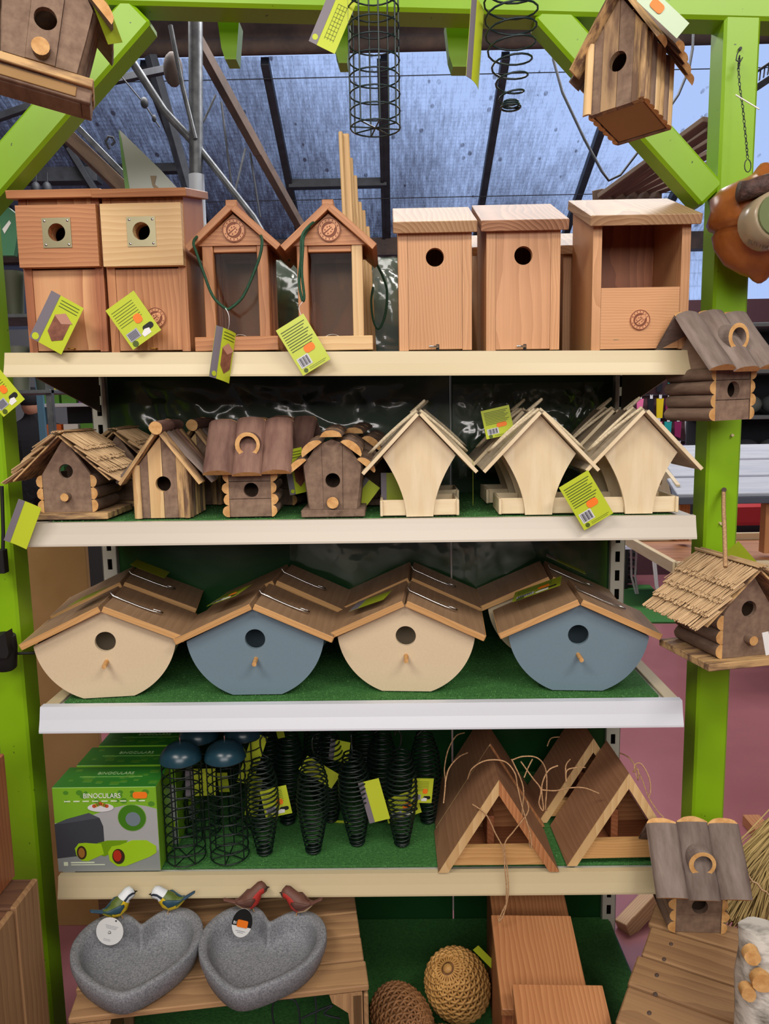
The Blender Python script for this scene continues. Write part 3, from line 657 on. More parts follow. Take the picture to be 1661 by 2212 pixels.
def slab_house(name, label, loc, rot=(0, 0, 0), group=None, roofm='barkg', scale=1):
    t = thing(name, label, 'birdhouse', loc, rot, group); w, h, d = .1, .092, .1; t.scale = (scale,)*3
    z = 0; hs = (.036, .034, .022)
    for k, hh in enumerate(hs):
        z0, z1 = z, z+hh; pts = []
        zc = .05
        loops = []
        if k == 1: loops = [circ(.002, zc+.003, .0145, 22)]
        MB().prism([(-w/2+.008, z0+.0005), (w/2-.008, z0+.0005), (w/2-.008, z1-.0005), (-w/2+.008, z1-.0005)], -.001-.0015*(k == 1), .009, loops, ax=0).build('front_log', 'panelw', t)
        z = z1
    if True:
        MB().box((0, d-.004, h/2), (w-.02, .008, h)).build('back_wall', 'panelw', t); MB().box((0, d/2, .004), (w-.02, d-.02, .007)).build('floor_board', 'panelw', t)
    for s in (-1, 1):
        for k in range(4): MB().half((s*(w/2-.009), -.004, .0118+.0228*k), (s*(w/2-.009), d+.002, .0118+.0228*k), .0116, (s, 0, 0), sq=1.2-.25*((k+(s > 0)) % 2), n=9).build('side_log', ['bark', 'end'], t)
        MB().prism([(0.0, h-.002), (d, h-.002), (d/2, h+.078)], -.003, .003, M=Matrix.Translation((s*(w/2-.012), 0, 0)) @ Matrix.Rotation(PI/2, 4, 'Z')).build('gable', 'panelw', t)
    rw = .168; n = 3
    for fr in (-1, 1):
        for k in range(n):
            x = -rw/2+rw/n*(k+.5); zt = h+.092+.002*((k*5) % 3-1); p0 = Vector((x, d/2-.002*fr, zt)); p1 = Vector((x, d/2+fr*(d/2+.03), h-.006-.003*(k % 2)))
            MB().half(p0, p1, rw/n/2*1.02, (0, fr*.9, .7), sq=.5, n=9, rough=.12).build('roof_slab', [roofm, 'end'], t)
    # hollow dormer log let into the front slope
    c = Vector((.0, -.012, h+.05)); m = MB(); R, r = .024, .0165; L = .05; outer = circ(0, 0, R, 24); inner = circ(0.001, 0, r, 24)
    m.prism(outer, 0, L, [inner], M=Matrix.Translation(c), mat=1, side=0); m.build('dormer_ring', [roofm, 'end'], t, 'hollow round log set in the roof')
    return t
def curved_house(name, label, loc, rot=(0, 0, 0), group=None, scale=1, box=False):
    t = thing(name, label, 'birdhouse', loc, rot, group); t.scale = (scale,)*3; d = .105; zb = .014
    if box:
        MB().box((0, .015, -.002), (.14, .085, .011)).build('base_board', 'split', t)
        for y in (-.014, .045): MB().box((0, y, -.0165), (.138, .01, .019)).build('base_rail', 'panelw', t)
        for s in (-1, 1): MB().box((s*.062, .0155, -.0165), (.012, .048, .019)).build('base_rail', 'panelw', t)
        MB().box((0, -.0195, -.0165), (.1, .003, .013)).build('slot_cover', 'tan', t)
        MB().box((0, .015, -.0255), (.112, .05, .004)).build('bottom_board', 'panelw', t)
    else: MB().box((0, .048, zb/2), (.124, .13, zb)).build('base_board', 'bark', t)
    out = [(-.046, zb), (-.052, .06), (-.056, .1), (-.03, .138), (0, .15), (.03, .138), (.056, .1), (.052, .06), (.046, zb)]
    def xw(z, s):
        pts = [(.046, zb), (.052, .06), (.056, .1)]
        for a, b in zip(pts[:-1], pts[1:]):
            if a[1] <= z <= b[1]: return s*(a[0]+(b[0]-a[0])*(z-a[1])/(b[1]-a[1]))
        return s*.056
    hole = circ(0, .07, .0145, 22)
    MB().prism([(-.0185, zb), (.0185, zb), (.020, .142), (0, .15), (-.020, .142)], -.003, .008, [hole]).build('front_board', 'panelw', t)
    for s in (-1, 1):
        MB().prism([(s*.019, zb), (s*.046, zb), (s*.052, .06), (s*.056, .1), (s*.03, .138), (s*.0206, .142)], -.001, .008).build('front_board', 'panelw', t)
        rings = [[(s*.046, y, zb) for y in (.01, d)], [(s*.052, y, .06) for y in (.01, d)], [(s*.056, y, .1) for y in (.01, d)]]
        for k in range(4): MB().half((s*.045, .022+k*.025, zb), (s*.055, .022+k*.025, .104), .0125, (s, 0, 0), sq=.5).build('side_board', ['panelw', 'end'], t)
    MB().prism(out[::-1], d-.006, d).build('back_wall', 'panelw', t)
    MB().tube([(0, .0, .028), (0, -.018, .028)], .0115, 16, cap=1).build('perch', ['bark', 'end'], t)
    rows = 3
    for k in range(rows):
        y0 = -.02+k*.05; y1 = y0+.06; up = k*.0025
        for (x, z, nx, nz, r) in ((-.065, .098, -.62, .78, .021), (.065, .098, .62, .78, .021), (-.037, .131, -.6, .8, .024), (.037, .131, .6, .8, .024), (0, .155, 0, 1, .021)):
            MB().half((x, y0+(.004 if abs(x) > .05 else 0), z+up), (x, y1, z+up+.003), r, (nx, 0, nz), sq=.62, n=9).build('roof_shingle', ['bark', 'end'], t)
    return t
def ply_feeder(label, loc, rot=0, group='plywood roofed feeders', coil=1):
    t = thing('plywood_feeder', label, 'bird feeder', loc, (0, 0, rot), group); pk = .2; ew = .0725; ez = .122; fw = .027; d = .13
    def arc(s):
        return [(s*(ew+(fw-ew)*(1-(1-k/10)**1.75)), ez*(1-k/10)) for k in range(11)]
    p = [(0, pk)]+arc(1)+arc(-1)[::-1]
    for y in (.012, d-.004): MB().prism(p, y-.008, y).build('end_panel', 'ply', t)
    for s in (-1, 1):
        run, drop = .109, .115; R = Matrix.Translation((0, 0, pk+.002)) @ Matrix.Rotation(s*math.atan2(drop, run), 4, 'Y'); L = math.hypot(run, drop)
        MB().box((s*L/2, d/2-.004, .004), (L, .165, .007), R, ax=1).build('roof_board', 'plyg', t); MB().box((s*L/2, -.0875+d/2, .004), (L, .002, .0072), R, ax=0).build('roof_edge', 'ply', t)
    tw = .159
    MB().box((0, d/2, .004), (tw-.008, d-.03, .005)).build('tray_floor', 'ply', t)
    for s in (-1, 1): MB().box((s*(tw/2-.003), d/2, .017), (.006, d-.012, .032), ax=1).build('tray_side', 'ply', t)
    for y in (.0155, d-.0155):
        for s in (-1, 1): MB().box((s*(tw/4+.012), y, .017), (tw/2-.03, .0055, .032), ax=0).build('tray_side', 'ply', t)
    m = MB()
    for s in (-1, 1):
        a = Vector((s*.004, .05, pk+.006)); pts = []
        for k in range(17):
            f = k/16; u = math.sin(PI*f); pts.append(a+Vector((s*(.095*(1-abs(2*f-1))*1.0), .02-.06*f+.02*s, -.098*(1-abs(2*f-1))+.014*u)))
        m.tube([q+Vector((0, 0, .005)) for q in pts], .0033, 6)
    lp = [Vector((.028*math.sin(k/12*PI*2*.5)*coil-.014, .06+.02*k/12, pk+.006+.024*math.sin(PI*k/12))) for k in range(13)]
    m.tube(lp, .0033, 6).build('rope', 'rope', t)
    return t
def round_house(label, loc, rot, paint, group='round painted birdhouses'):
    t = thing('round_birdhouse', label, 'birdhouse', loc, (0, 0, rot), group); R = .1465; cz = .137; pk = .19; sl = .4545; d = .165
    a0 = math.asin(-cz/R); pts = []
    # outline: flat foot, round flanks, gabled top
    xr = None
    for k in range(60):
        th = a0+(PI/2-a0)*k/59; x, z = R*math.cos(th), cz+R*math.sin(th)
        if z > pk-sl*x: break
        pts.append((x, z))
    po = [(x, z) for x, z in pts]+[(0, pk)]+[(-x, z) for x, z in pts[::-1]]
    MB().prism(po, 0, .009, [circ(.0, .122, .0215, 32)]).build('front_panel', paint, t)
    MB().prism(po, d-.009, d).build('back_panel', paint, t)
    m = MB(); q = [(-x, z) for x, z in pts[::-1]]+pts; k = len(q)
    rings = [[(x*f, y, cz+(z-cz)*f) for x, z in q] for y, f in ((.009, .992), (d-.009, .992))]
    q2 = [(x, z) for x, z in q]
    body = MB(); body.loft([[(x*.992, .009, max(.001, z)) for x, z in q], [(x*.992, d-.009, max(.001, z)) for x, z in q]], closed=False, cap0=False, cap1=False); body.build('curved_side', paint, t)
    for s in (-1, 1):
        run, drop = .1625, .0741; A = math.atan2(drop, run); L = math.hypot(run, drop); Rm = Matrix.Translation((0, 0, pk+.001)) @ Matrix.Rotation(s*A, 4, 'Y')
        m = MB().box((s*(L/2), d/2-.005, .0065), (L-.001, d+.022, .0125), Rm, ax=1); m.build('roof_board', 'walnut', t)
        MB().box((s*L/2, -.0172, .0065), (L-.001, .002, .0127), Rm, ax=0).box((s*(L+.0003), d/2-.005, .0065), (.0015, d+.022, .0127), Rm, ax=1).build('roof_edge', 'edge', t)
    MB().tube([(0, .004, .079), (.002, -.032, .0775)], .0048, 10).build('perch', 'end', t)
    Rm = Matrix.Translation((0, 0, pk+.001)) @ Matrix.Rotation(math.atan2(.0775, .17), 4, 'Y')
    pts = [(-.008, .06, .022), (0, .06, .016), (.06, .055, .0165), (.085, .055, .017), (.105, .055, .0185), (.112, .062, .019), (.106, .069, .019), (.09, .066, .018)]
    MB().tube([Rm @ Vector(p) for p in pts], .0016, 6).tube([Rm @ (Vector(p)+Vector((0, .004, 0))) for p in pts[:4]], .0014, 6).build('wire_hanger', 'chrome', t)
    return t
def tri_feeder(label, loc, rot, group='triangular cedar feeders', mats=('cedar', 'sap', 'cedar')):
    t = thing('triangle_feeder', label, 'bird feeder', loc, (0, 0, rot), group); hw, H, th, d = .128, .208, .018, .16
    A = math.atan2(H, hw); L = math.hypot(H, hw)
    for s, em in ((-1, mats[1]), (1, mats[2])):
        Rm = Matrix.Translation((0, 0, H)) @ Matrix.Rotation(s*A, 4, 'Y')
        pp = [(0, H), (s*hw, .0), (s*(hw-th/math.sin(A)), .0), (0, H-th/math.cos(A))]; pp = [(x+s*.0002, z) for x, z in pp]
        MB().prism(pp, 0, d, ax=1).build('roof_board', 'walnut2', t)
        MB().prism(pp, -.002, -.0001, M=None, ax=2).build('board_edge', em, t)
    iw = lambda z: (H-z)/H*hw-th/math.sin(A)-.0005
    MB().prism([(-iw(.012), .012), (iw(.012), .012), (iw(.052), .052), (-iw(.052), .052)], .006, .02, ax=0).build('front_board', 'edge', t)
    MB().prism([(-iw(.012), .012), (iw(.012), .012), (iw(.16), .16), (-iw(.16), .16)], d-.02, d-.008, ax=0).build('back_board', 'cedar', t)
    MB().box((0, d/2, .018), (2*iw(.02), d-.045, .01), ax=0).build('floor_board', 'cedar2', t)
    MB().box((-.01, d/2+.02, .06), (.016, .09, .07)).build('inner_divider', 'cedar2', t)
    return t
MT['walnut2'] = wood('brown cedar roof board', C('ac8060'), C('885e42'), 26, .4, .6, .1)
def tube_feeder(label, loc, rot, cap=True, r=.042, h=.225, group='wire tube feeders', hang=False, mat='wire', n=6, rings=11):
    t = thing('tube_feeder', label, 'bird feeder', loc, rot, group)
    for k in range(rings): 
        z = .004+h*k/(rings-1); MB().tube([(r*math.cos(2*PI*i/20), r*math.sin(2*PI*i/20), z) for i in range(20)], .0015, 5, closed=True).build('wire_ring', mat, t)
    m = MB()
    for k in range(n):
        a = 2*PI*k/n+.2; m.tube([(r*math.cos(a), r*math.sin(a), 0.004), (r*math.cos(a), r*math.sin(a), h+.004)], .0016, 5)
        m.tube([(r*math.cos(a), r*math.sin(a), .004), (0, 0, .004)], .0014, 5)
    m.build('upright_wires', mat, t)
    if cap:
        R = .0455; rings_ = []
        for k in range(7):
            f = k/6; rings_.append([(R*math.sin(f*PI/2)*math.cos(2*PI*i/24), R*math.sin(f*PI/2)*math.sin(2*PI*i/24), h+.006+.038*math.cos(f*PI/2)) for i in range(24)])
        MB().loft(rings_, cap0=True, cap1=False).build('dome_cap', 'dome', t, 'dark teal dome cap')
        MB().tube([(0, 0, h+.04), (0, 0, h+.056)], .0016, 6).build('hanging_eye', 'chrome', t)
    return t
def coil_feeder(label, loc, rot, prof=((0, .016), (.04, .024), (.11, .036), (.17, .033), (.22, .018)), turns=15, mat='wire', group='black spiral feeders', wr=.0021, hook=True):
    t = thing('spiral_feeder', label, 'bird feeder', loc, rot, group); pts = []; n = turns*16; H = prof[-1][0]
    def rad(z):
        for a, b in zip(prof[:-1], prof[1:]):
            if a[0] <= z <= b[0]: return a[1]+(b[1]-a[1])*(z-a[0])/(b[0]-a[0])
        return prof[-1][1]
    for k in range(n+1):
        f = k/n; z = H*f**1.0; r = rad(z); a = 2*PI*turns*f; pts.append((r*math.cos(a), r*math.sin(a), z+.003))
    MB().tube(pts, wr, 5, mat=0).build('coil', mat, t)
    for k in range(3): MB().tube([(prof[0][1]*(1-.12*k)*math.cos(2*PI*i/14), prof[0][1]*(1-.12*k)*math.sin(2*PI*i/14), .003+.004*k) for i in range(14)], wr, 5, closed=True).build('end_ring', mat, t)
    if hook: MB().tube([(prof[-1][1], 0, H+.003), (.004, 0, H+.012), (0, 0, H+.03), (.0, 0, H+.045), (.006, 0, H+.055), (.014, 0, H+.05), (.014, 0, H+.042)], wr, 6).build('hook', mat, t)
    return t
def heart(n, s=1.0):
    h = [(0, .54), (.09, .63), (.25, .80), (.48, .88), (.72, .80), (.90, .58), (.99, .28), (.96, -.03), (.85, -.31), (.66, -.56), (.43, -.77), (.20, -.93), (0, -.99)]
    p = h+[(-x, z) for x, z in h[-2:0:-1]]; m = len(p); o = []
    for k in range(n):
        f = k*m/n; i = int(f); t = f-i; a, b, c, d = p[(i-1) % m], p[i % m], p[(i+1) % m], p[(i+2) % m]
        o.append(tuple(s*.5*(2*b[j]+(c[j]-a[j])*t+(2*a[j]-5*b[j]+4*c[j]-d[j])*t*t+(3*b[j]-a[j]-3*c[j]+d[j])*t**3) for j in (0, 1)))
    return o
def bird(par, M, mats, name='bird'):
    """one smooth body along a bent spine: bill, head, breast, rump, tail"""
    sp = [(-.041, .026, .0004, .0004), (-.036, .027, .0025, .002), (-.033, .028, .008, .008), (-.027, .031, .0125, .0125), (-.019, .030, .0135, .0135), (-.011, .023, .0135, .0145), (-.002, .014, .0165, .0185), (.008, .009, .0165, .018), (.018, .009, .012, .0125), (.026, .012, .007, .007), (.034, .017, .0055, .0035), (.052, .029, .006, .0022), (.056, .031, .005, .0015)]
    n = 16; rings = []
    for i, (x, z, ry, rz) in enumerate(sp):
        a = sp[min(i+1, len(sp)-1)]; b = sp[max(i-1, 0)]; t = Vector((a[0]-b[0], 0, a[1]-b[1])).normalized(); u = Vector((-t.z, 0, t.x))
        if i < 5: u = Vector((0, 0, 1))
        rings.append([Vector((x, 0, z))+Vector((0, 1, 0))*(ry*math.cos(2*PI*j/n))+u*(rz*math.sin(2*PI*j/n)) for j in range(n)])
    def mt(i, j):
        s = math.sin(2*PI*(j+.5)/n)
        if i < 2: return 3
        if mats[0] == 'tit':
            if i < 5: return (4 if (.05 < s < .5) else 2) if i < 5 and i > 1 else (4 if s < -.6 else 2)
            if i < 8: return 1 if s < .2 else 0
            if i < 10: return 1 if s < -.5 else 0
            return 5
        if i < 7: return 1 if s < .25 and i > 2 else 0
        return 0 if i > 9 or s > -.5 else 2
    b = MB().loft(rings, mat=mt, M=M).build(name, mats[1], par, mats[2])
    for s in (-1, 1):
        wv = []
        for (x, z, r) in ((-.006, .02, .003), (.004, .016, .009), (.014, .014, .0075), (.026, .015, .003), (.033, .019, .001)):
            yy = s*(.0178 if x < .012 else .013 if x < .02 else .0075 if x < .03 else .005); wv.append([Vector((x, yy+.0022*s*math.cos(2*PI*j/8), z+r*math.sin(2*PI*j/8))) for j in range(8)])
        MB().loft(wv, M=M).build('wing', mats[3], b)
        MB().ell((-.031, s*.0108, .0315), (.0016, .0012, .0016), 8, 5, M=M).build('eye', 'black', b)
        MB().tube([M @ Vector((.001, s*.006, -.002)), M @ Vector((-.001, s*.006, -.014))], .0011, 5).build('leg', 'end', b)
    return b
def bath(label, loc, rot, kind):
    t = thing('bird_bath', label, 'bird bath', loc, (0, 0, rot), 'heart shaped bird baths'); n = 72; o = heart(n, .128); H = .056
    def ring(f, z, off=0): return [Vector((x*f, y*f+off-.01*(1-f), z)) for x, y in o]
    rings = [ring(.80, 0), ring(.92, .01), ring(1.0, H*.7), ring(1.0, H*.95), ring(.985, H), ring(.87, H*.985), ring(.84, H*.86), ring(.79, H*.5), ring(.73, H*.28), ring(.66, H*.2), ring(.3, H*.18)]
    MB().loft(rings).build('bowl', 'stone', t)
    if kind == 'tit':
        ms = [colm('5a6b2a'), colm('d8b820'), colm('dfe3e8'), 'black', colm('2a3440'), colm('2e4a60')]
        A = ('tit', ms, 'blue tit figurine: white head, yellow breast, green back', colm('2c4c5c'))
    else:
        ms = [colm('6a4438', .6), colm('b8342c', .6), colm('d8b890', .6), colm('2a1a16')]
        A = ('rob', ms, 'robin figurine: brown back, red breast', colm('5c3a30', .6))
    bird(t, Matrix.Translation((-.048, .098, H+.012)) @ Matrix.Rotation(PI+.5, 4, 'Z') @ Matrix.Rotation(.1, 4, 'Y'), A)
    bird(t, Matrix.Translation((.050, .100, H+.012)) @ Matrix.Rotation(-.15, 4, 'Z'), A)
    return t
def wicker(label, loc, rot, rx, rz, mat='wick', cap=.0):
    t = thing('wicker_nest', label, 'wicker nest', loc, rot, 'woven wicker nests'); nr = 26
    MB().ell((0, 0, 0), (rx*.94, rx*.94, rz*.94), 20, 12).build('lining', 'wickd', t)
    prof = lambda f: (rx*math.sin(PI*f)**.75, -rz*math.cos(PI*f))
    m = MB()
    for k in range(nr):
        a = 2*PI*k/nr; m.tube([(prof(f)[0]*math.cos(a), prof(f)[0]*math.sin(a), prof(f)[1]) for f in [.04+.92*i/14 for i in range(15)]], .0024, 5)
    m.build('ribs', mat, t)
    rows = 24
    for r_ in range(rows):
        f = .1+.8*r_/(rows-1); q, z = prof(f); pts = []
        for k in range(nr*2):
            a = PI*k/nr; w_ = (1 if ((k//1+r_) % 4 in (0, 1)) else -1)*.0032; w_ = .0036*math.cos(PI*(k/2+r_)); pts.append(((q+w_)*math.cos(a), (q+w_)*math.sin(a), z))
        MB().tube(pts, .0032, 5, closed=True).build('woven_strand', mat, t)
    for z, q in ((-rz*.99, rx*.16), (rz*.99, rx*.16)): MB().ell((0, 0, z), (q, q, .006), 12, 6).build('end_knot', mat, t)
    return t
def bent_card(w, h, bend, y0, y1, inset=(0, 0, 0, 0), n=8): pass
def tag(label, cx, cy, Y, wpx, hpx, ang, style='back', yaw=0, bend=0, pitch=0, cat='tag', name='swing_tag', string=None, base='tag'):
    """card hanging in front of or beside goods; centre, size and lean follow its place"""
    p = U(cx, cy, Y); dep = (p-CAM).dot(FWD); k = dep/F; W, H = wpx*k, hpx*k
    t = thing(name, label, cat, p, (pitch, math.radians(ang), yaw))
    def part(nm, mat, rects, lift, par, polys=()):
        m = MB()
        for (x0, z0, x1, z1) in rects:
            ns = max(1, int(abs(x1-x0)/W*8)) if bend else 1
            for q in range(ns):
                a = x0+(x1-x0)*q/ns; b = x0+(x1-x0)*(q+1)/ns; f = lambda x: bend*(x/W)**2*W
                vs = [(a, f(a)-lift, z0), (b, f(b)-lift, z0), (b, f(b)-lift, z1), (a, f(a)-lift, z1), (a, f(a)-lift+.0004, z0), (b, f(b)-lift+.0004, z0), (b, f(b)-lift+.0004, z1), (a, f(a)-lift+.0004, z1)]
                m.add(vs, [(0, 1, 2, 3), (7, 6, 5, 4), (0, 4, 5, 1), (1, 5, 6, 2), (2, 6, 7, 3), (3, 7, 4, 0)])
        for pl in polys:
            m.prism([(x, z) for x, z in pl], -lift, -lift+.0004)
        return m.build(nm, mat, par)
    c = part('card', base, [(-W/2, -H/2, W/2, H/2)], .0, t)
    if style == 'back':
        lines = []; 
        for r_ in range(9):
            z = H*(.40-.052*r_); lines.append((-W*.42, z-.0012*H/.1, W*(.42-.13*((r_*7) % 3)/2), z+.0004))
        part('print_lines', 'ink', lines, .0006, c)
        part('price_sticker', 'orange', [], .0009, c, [[(x+W*.12, z-H*.1) for x, z in rrect(W*.36, H*.15, H*.06)]])
        part('barcode_label', colm('cfd0d8'), [(-W*.42, -H*.38, -W*.02, -H*.17)], .0006, c)
        part('barcode', colm('30303c'), [(-W*.38+W*.33*i/9, -H*.36, -W*.38+W*.33*i/9+W*.014*(1+(i*5) % 3*.5), -H*.19) for i in range(9)], .0009, c)
        part('badge', 'ink', [], .0006, c, [circ(-W*.33, -H*.44, W*.07, 12)])
        part('print_lines', 'ink', [(-W*.2, -H*.43, W*.4, -H*.424), (-W*.2, -H*.46, W*.34, -H*.454)], .0006, c)
    elif style == 'window':
        part('print_lines', 'ink', [(-W*.42, H*(.36-.06*r_), W*.3, H*(.37-.06*r_)) for r_ in range(7)], .0006, c)
        part('price_sticker', 'orange', [], .0009, c, [[(x+W*.14, z-H*.02) for x, z in rrect(W*.24, H*.2, H*.07)]])
        part('barcode_label', colm('a8a8b8'), [(-W*.42, -H*.36, -W*.05, -H*.16)], .0006, c)
        part('barcode', colm('30303c'), [(-W*.38+W*.3*i/8, -H*.34, -W*.36+W*.3*i/8, -H*.18) for i in range(8)], .0009, c)
        part('hole_mark', 'black', [], .0006, c, [[(x+W*.25, z-H*.28) for x, z in rrect(W*.34, H*.13, H*.06)]])
        part('white_house', 'white', [], .0007, c, [[(W*.0, -H*.42), (W*.24, -H*.42), (W*.26, -H*.31), (W*.12, -H*.28), (-W*.02, -H*.34)]])
        part('badge', 'ink', [], .0006, c, [circ(-W*.33, -H*.43, W*.09, 12)])
    elif style == 'front':
        part('side_stripe', 'tagg', [(-W/2, -H*.5, -W*.22, H/2)], .0006, c)
        part('print_lines', 'ink', [(-W*.14, H*(.42-.06*r_), W*.42, H*(.425-.06*r_)+.001) for r_ in range(3)], .0006, c)
        part('stripe_badge', 'tag', [], .0009, c, [circ(-W*.36, -H*.42, W*.1, 14)])
        part('picture', 'picb', [], .0008, c, [[(-W*.12, -H*.22), (-W*.12, H*.12), (W*.1, H*.2), (W*.36, H*.1), (W*.36, -H*.24), (W*.1, -H*.36)]])
        part('picture_roof', 'pinkp', [], .0011, c, [[(-W*.14, H*.12), (W*.12, H*.24), (W*.42, H*.12), (W*.14, H*.02)]])
    elif style == 'cage':
        part('side_stripe', 'tagg', [(-W/2, -H*.5, -W*.2, H/2)], .0006, c)
        part('stripe_badge', 'tag', [], .0009, c, [circ(-W*.35, -H*.38, W*.1, 14)])
        part('cage_drawing', 'ink', [(-W*.05+i*W*.11, -H*.33, -W*.04+i*W*.11, H*.35) for i in range(4)]+[(-W*.05, -H*.3+i*H*.08, W*.3, -H*.295+i*H*.08) for i in range(9)], .0006, c)
    elif style == 'stripe': part('side_stripe', 'tagg', [(-W/2, -H*.5, -W*.24, H/2)], .0006, c)
    elif style == 'round': pass
    return t
def rrect(w, h, r, n=5):
    o = []
    for cx, cz, a in ((w/2-r, h/2-r, 0), (-w/2+r, h/2-r, PI/2), (-w/2+r, -h/2+r, PI), (w/2-r, -h/2+r, 1.5*PI)):
        for k in range(n): o.append((cx+r*math.cos(a+PI/2*k/(n-1)), cz+r*math.sin(a+PI/2*k/(n-1))))
    return o

# ================================================================== TOP SHELF
def on(i, px, Y): z = SH[i][1]; X = XAT(px, Y, z); z = zs(i, X); return Vector((XAT(px, Y, z), Y, z+(.0023 if i == 0 else .0026)))
fur = ('sap', 'cedar'); MT['fur2'] = wood('knotty cedar front', C('d9a276'), C('b27c50'), 22, .5)
box_house('nest_box', 'nest box with steel hole plate, reddish cedar front, far left of top shelf', 'nest box', .156, .288, .16, on(0, 150, .022), .03, (('cedar', 'fur'), 'cedar2', 'cedar2', 'cedar'), 'plate', hr=.0165, over=(.012, .022), th=.016, rth=.015, group='nest boxes with steel plates')
tB = box_house('nest_box', 'nest box with square steel hole plate on a pale blond upper board', 'nest box', .156, .290, .16, on(0, 327, .022), .04, (fur, 'cedar', 'cedar2', 'cedar'), 'plate', hr=.0165, over=(.012, .022), th=.016, rth=.015, group='nest boxes with steel plates')
medallion(tB, .013, .0, .065, .02)
wf1 = window_feeder('windowed cedar feeder with dark rails, left of its twin with the pale post', on(0, 513, .005), 0, ('cedar', 'cedar', 'cedar'))
wf2 = window_feeder('windowed cedar feeder with a pale right post, beside the green gap', on(0, 716, .005), 0, ('cedar', 'sap', 'sap'))
box_house('nest_box', 'nest box with straight pinkish grain and pale roof, right of the feeders', 'nest box', .141, .222, .15, on(0, 941, .012), .064, hr=.0175, hz=.79, over=(.009, .014), rth=.021, group='round hole nest boxes')
box_house('nest_box', 'nest box with a brown knot beside its hole and wavy roof grain', 'nest box', .142, .226, .16, on(0, 1129, .016), .07, ('fur2', 'fir', 'fir', 'wavy'), hr=.0175, hz=.79, over=(.012, .014), rth=.02, group='round hole nest boxes')
g1 = box_house('nest_box', 'back row nest box showing as a sliver between the two round hole boxes', 'nest box', .142, .22, .15, on(0, 1099, .22), .06, hr=.0175, hz=.79, group='round hole nest boxes')
dup(g1, 'back row nest box with pale roof showing left of the open fronted box', on(0, 1284, .205), group='round hole nest boxes')
box_house('open_nest_box', 'open fronted nest box with half height front and burnt ladybird disc', 'nest box', .186, .235, .17, on(0, 1380, .012), .075, ('fir', 'fir', 'cedar2', 'firtop'), 'open', over=(.011, .02), rth=.019, th=.017)
# cords of the windowed feeders
def cord(lbl, pts, Y, r=.0028, mat='cord', name='hanging_cord', cat='cord', grp=None, n=6, par=None):
    P_ = [U(x, y, q) for (x, y), q in zip(pts, Y if isinstance(Y, (list, tuple)) else [Y]*len(pts))]
    # Catmull-Rom smoothing
    o = []
    for i in range(len(P_)-1):
        a, b, c, d = P_[max(i-1, 0)], P_[i], P_[i+1], P_[min(i+2, len(P_)-1)]
        for k in range(6):
            t = k/6; o.append(.5*((2*b)+(c-a)*t+(2*a-5*b+4*c-d)*t*t+(3*b-a-3*c+d)*t**3))
    o.append(P_[-1])
    if par: return MB().tube([q-par.location for q in o], r, n).build(name, mat, par, lbl)
    return tagit(MB().tube(o, r, n).build(name, mat), lbl, cat, grp)
cord('dark green cord looped in a V over the left windowed feeder', [(560, 500), (566, 520), (562, 550), (548, 590), (525, 640), (500, 664), (487, 666), (460, 640), (440, 590), (424, 545), (418, 525), (425, 512), (440, 506)], [.03, -.02]+[-.024]*8+[-.02, .0, .03], par=wf1)
cord('dark green cord running back over the left feeder roof', [(510, 470), (545, 490), (570, 512), (600, 540), (625, 562)], [.02, .06, .03, .1, .14], par=wf1)
cord('doubled dark green cord hanging down the left of the pale posted feeder', [(690, 472), (668, 488), (652, 512), (650, 560), (646, 610), (653, 648), (657, 640), (652, 590), (654, 540), (656, 512), (672, 486)], [.02, -.01, -.024, -.026, -.026, -.026, -.028, -.03, -.03, -.022, .02], par=wf2)
cord('dark green cord loop hanging behind the pale posted feeder', [(808, 560), (826, 595), (836, 630), (832, 680), (818, 710), (806, 690), (802, 650), (806, 620)], [.2, .21, .2, .19, .18, .19, .2, .2], par=wf2)
for n_, pts in (('fine wire loop holding the tag of the left windowed feeder', [(487, 666), (494, 680), (495, 700), (492, 712)]), ('fine wire loop holding the tag of the pale posted feeder', [(655, 650), (646, 664), (650, 680), (657, 686)])): cord(n_, pts, -.028, .0007, 'chrome', 'tag_wire', 'wire')
# bundle of stepped laths standing behind
t = thing('lath_bundle', 'bundle of pale split laths in stepped lengths behind the feeders', 'laths', (U(765, 560, .30).x, .30, zs(0, -.05)+.001))
for k, (x0, x1, y) in enumerate(((731, 740, 285), (736, 754, 290), (752, 762, 342), (760, 771, 380), (769, 781, 437), (777, 789, 455), (786, 798, 490))):
    Y = .30+.014*k; a = U(x0, y, Y); b = U(x1, y, Y); zt = a.z; xb = (x1-731)*.0011
    m = MB(); m.beam((((a.x+b.x)/2+.012)-t.location.x, Y-.30, 0), ((a.x+b.x)/2-t.location.x, Y-.30, zt-t.location.z), .012, b.x-a.x, up=(1, 0, 0)); m.build('lath', 'sap', t)

# ================================================================== SECOND SHELF
thatch_house('thatched_birdhouse', 'thatched birdhouse with log sides at the left end of the second shelf', on(1, 150, .04), (0, 0, 0), 'thatched birdhouses')
thatch_house('thatched_birdhouse', 'thatched birdhouse mostly hidden behind the left one, peak showing', on(1, 262, .235), (0, 0, .05), 'thatched birdhouses')
bh = branch_house('branch_birdhouse', 'split branch birdhouse with a pale centre strip and round ridge log, second shelf', on(1, 357, .035), (0, 0, 0), 'split branch birdhouses')
dup(bh, 'split branch birdhouse standing behind the pale striped one', on(1, 432, .245), (0, 0, -.05), 'split branch birdhouses')
sh1 = slab_house('slab_birdhouse', 'reddish slab roofed log birdhouse with crescent dormer on the second shelf', on(1, 543, .036), (0, 0, .03), 'slab roofed birdhouses', 'barkr', 1.04)
dup(sh1, 'slab roofed birdhouse half hidden behind the reddish one', on(1, 596, .225), (0, 0, -.25), 'slab roofed birdhouses', 1.04)
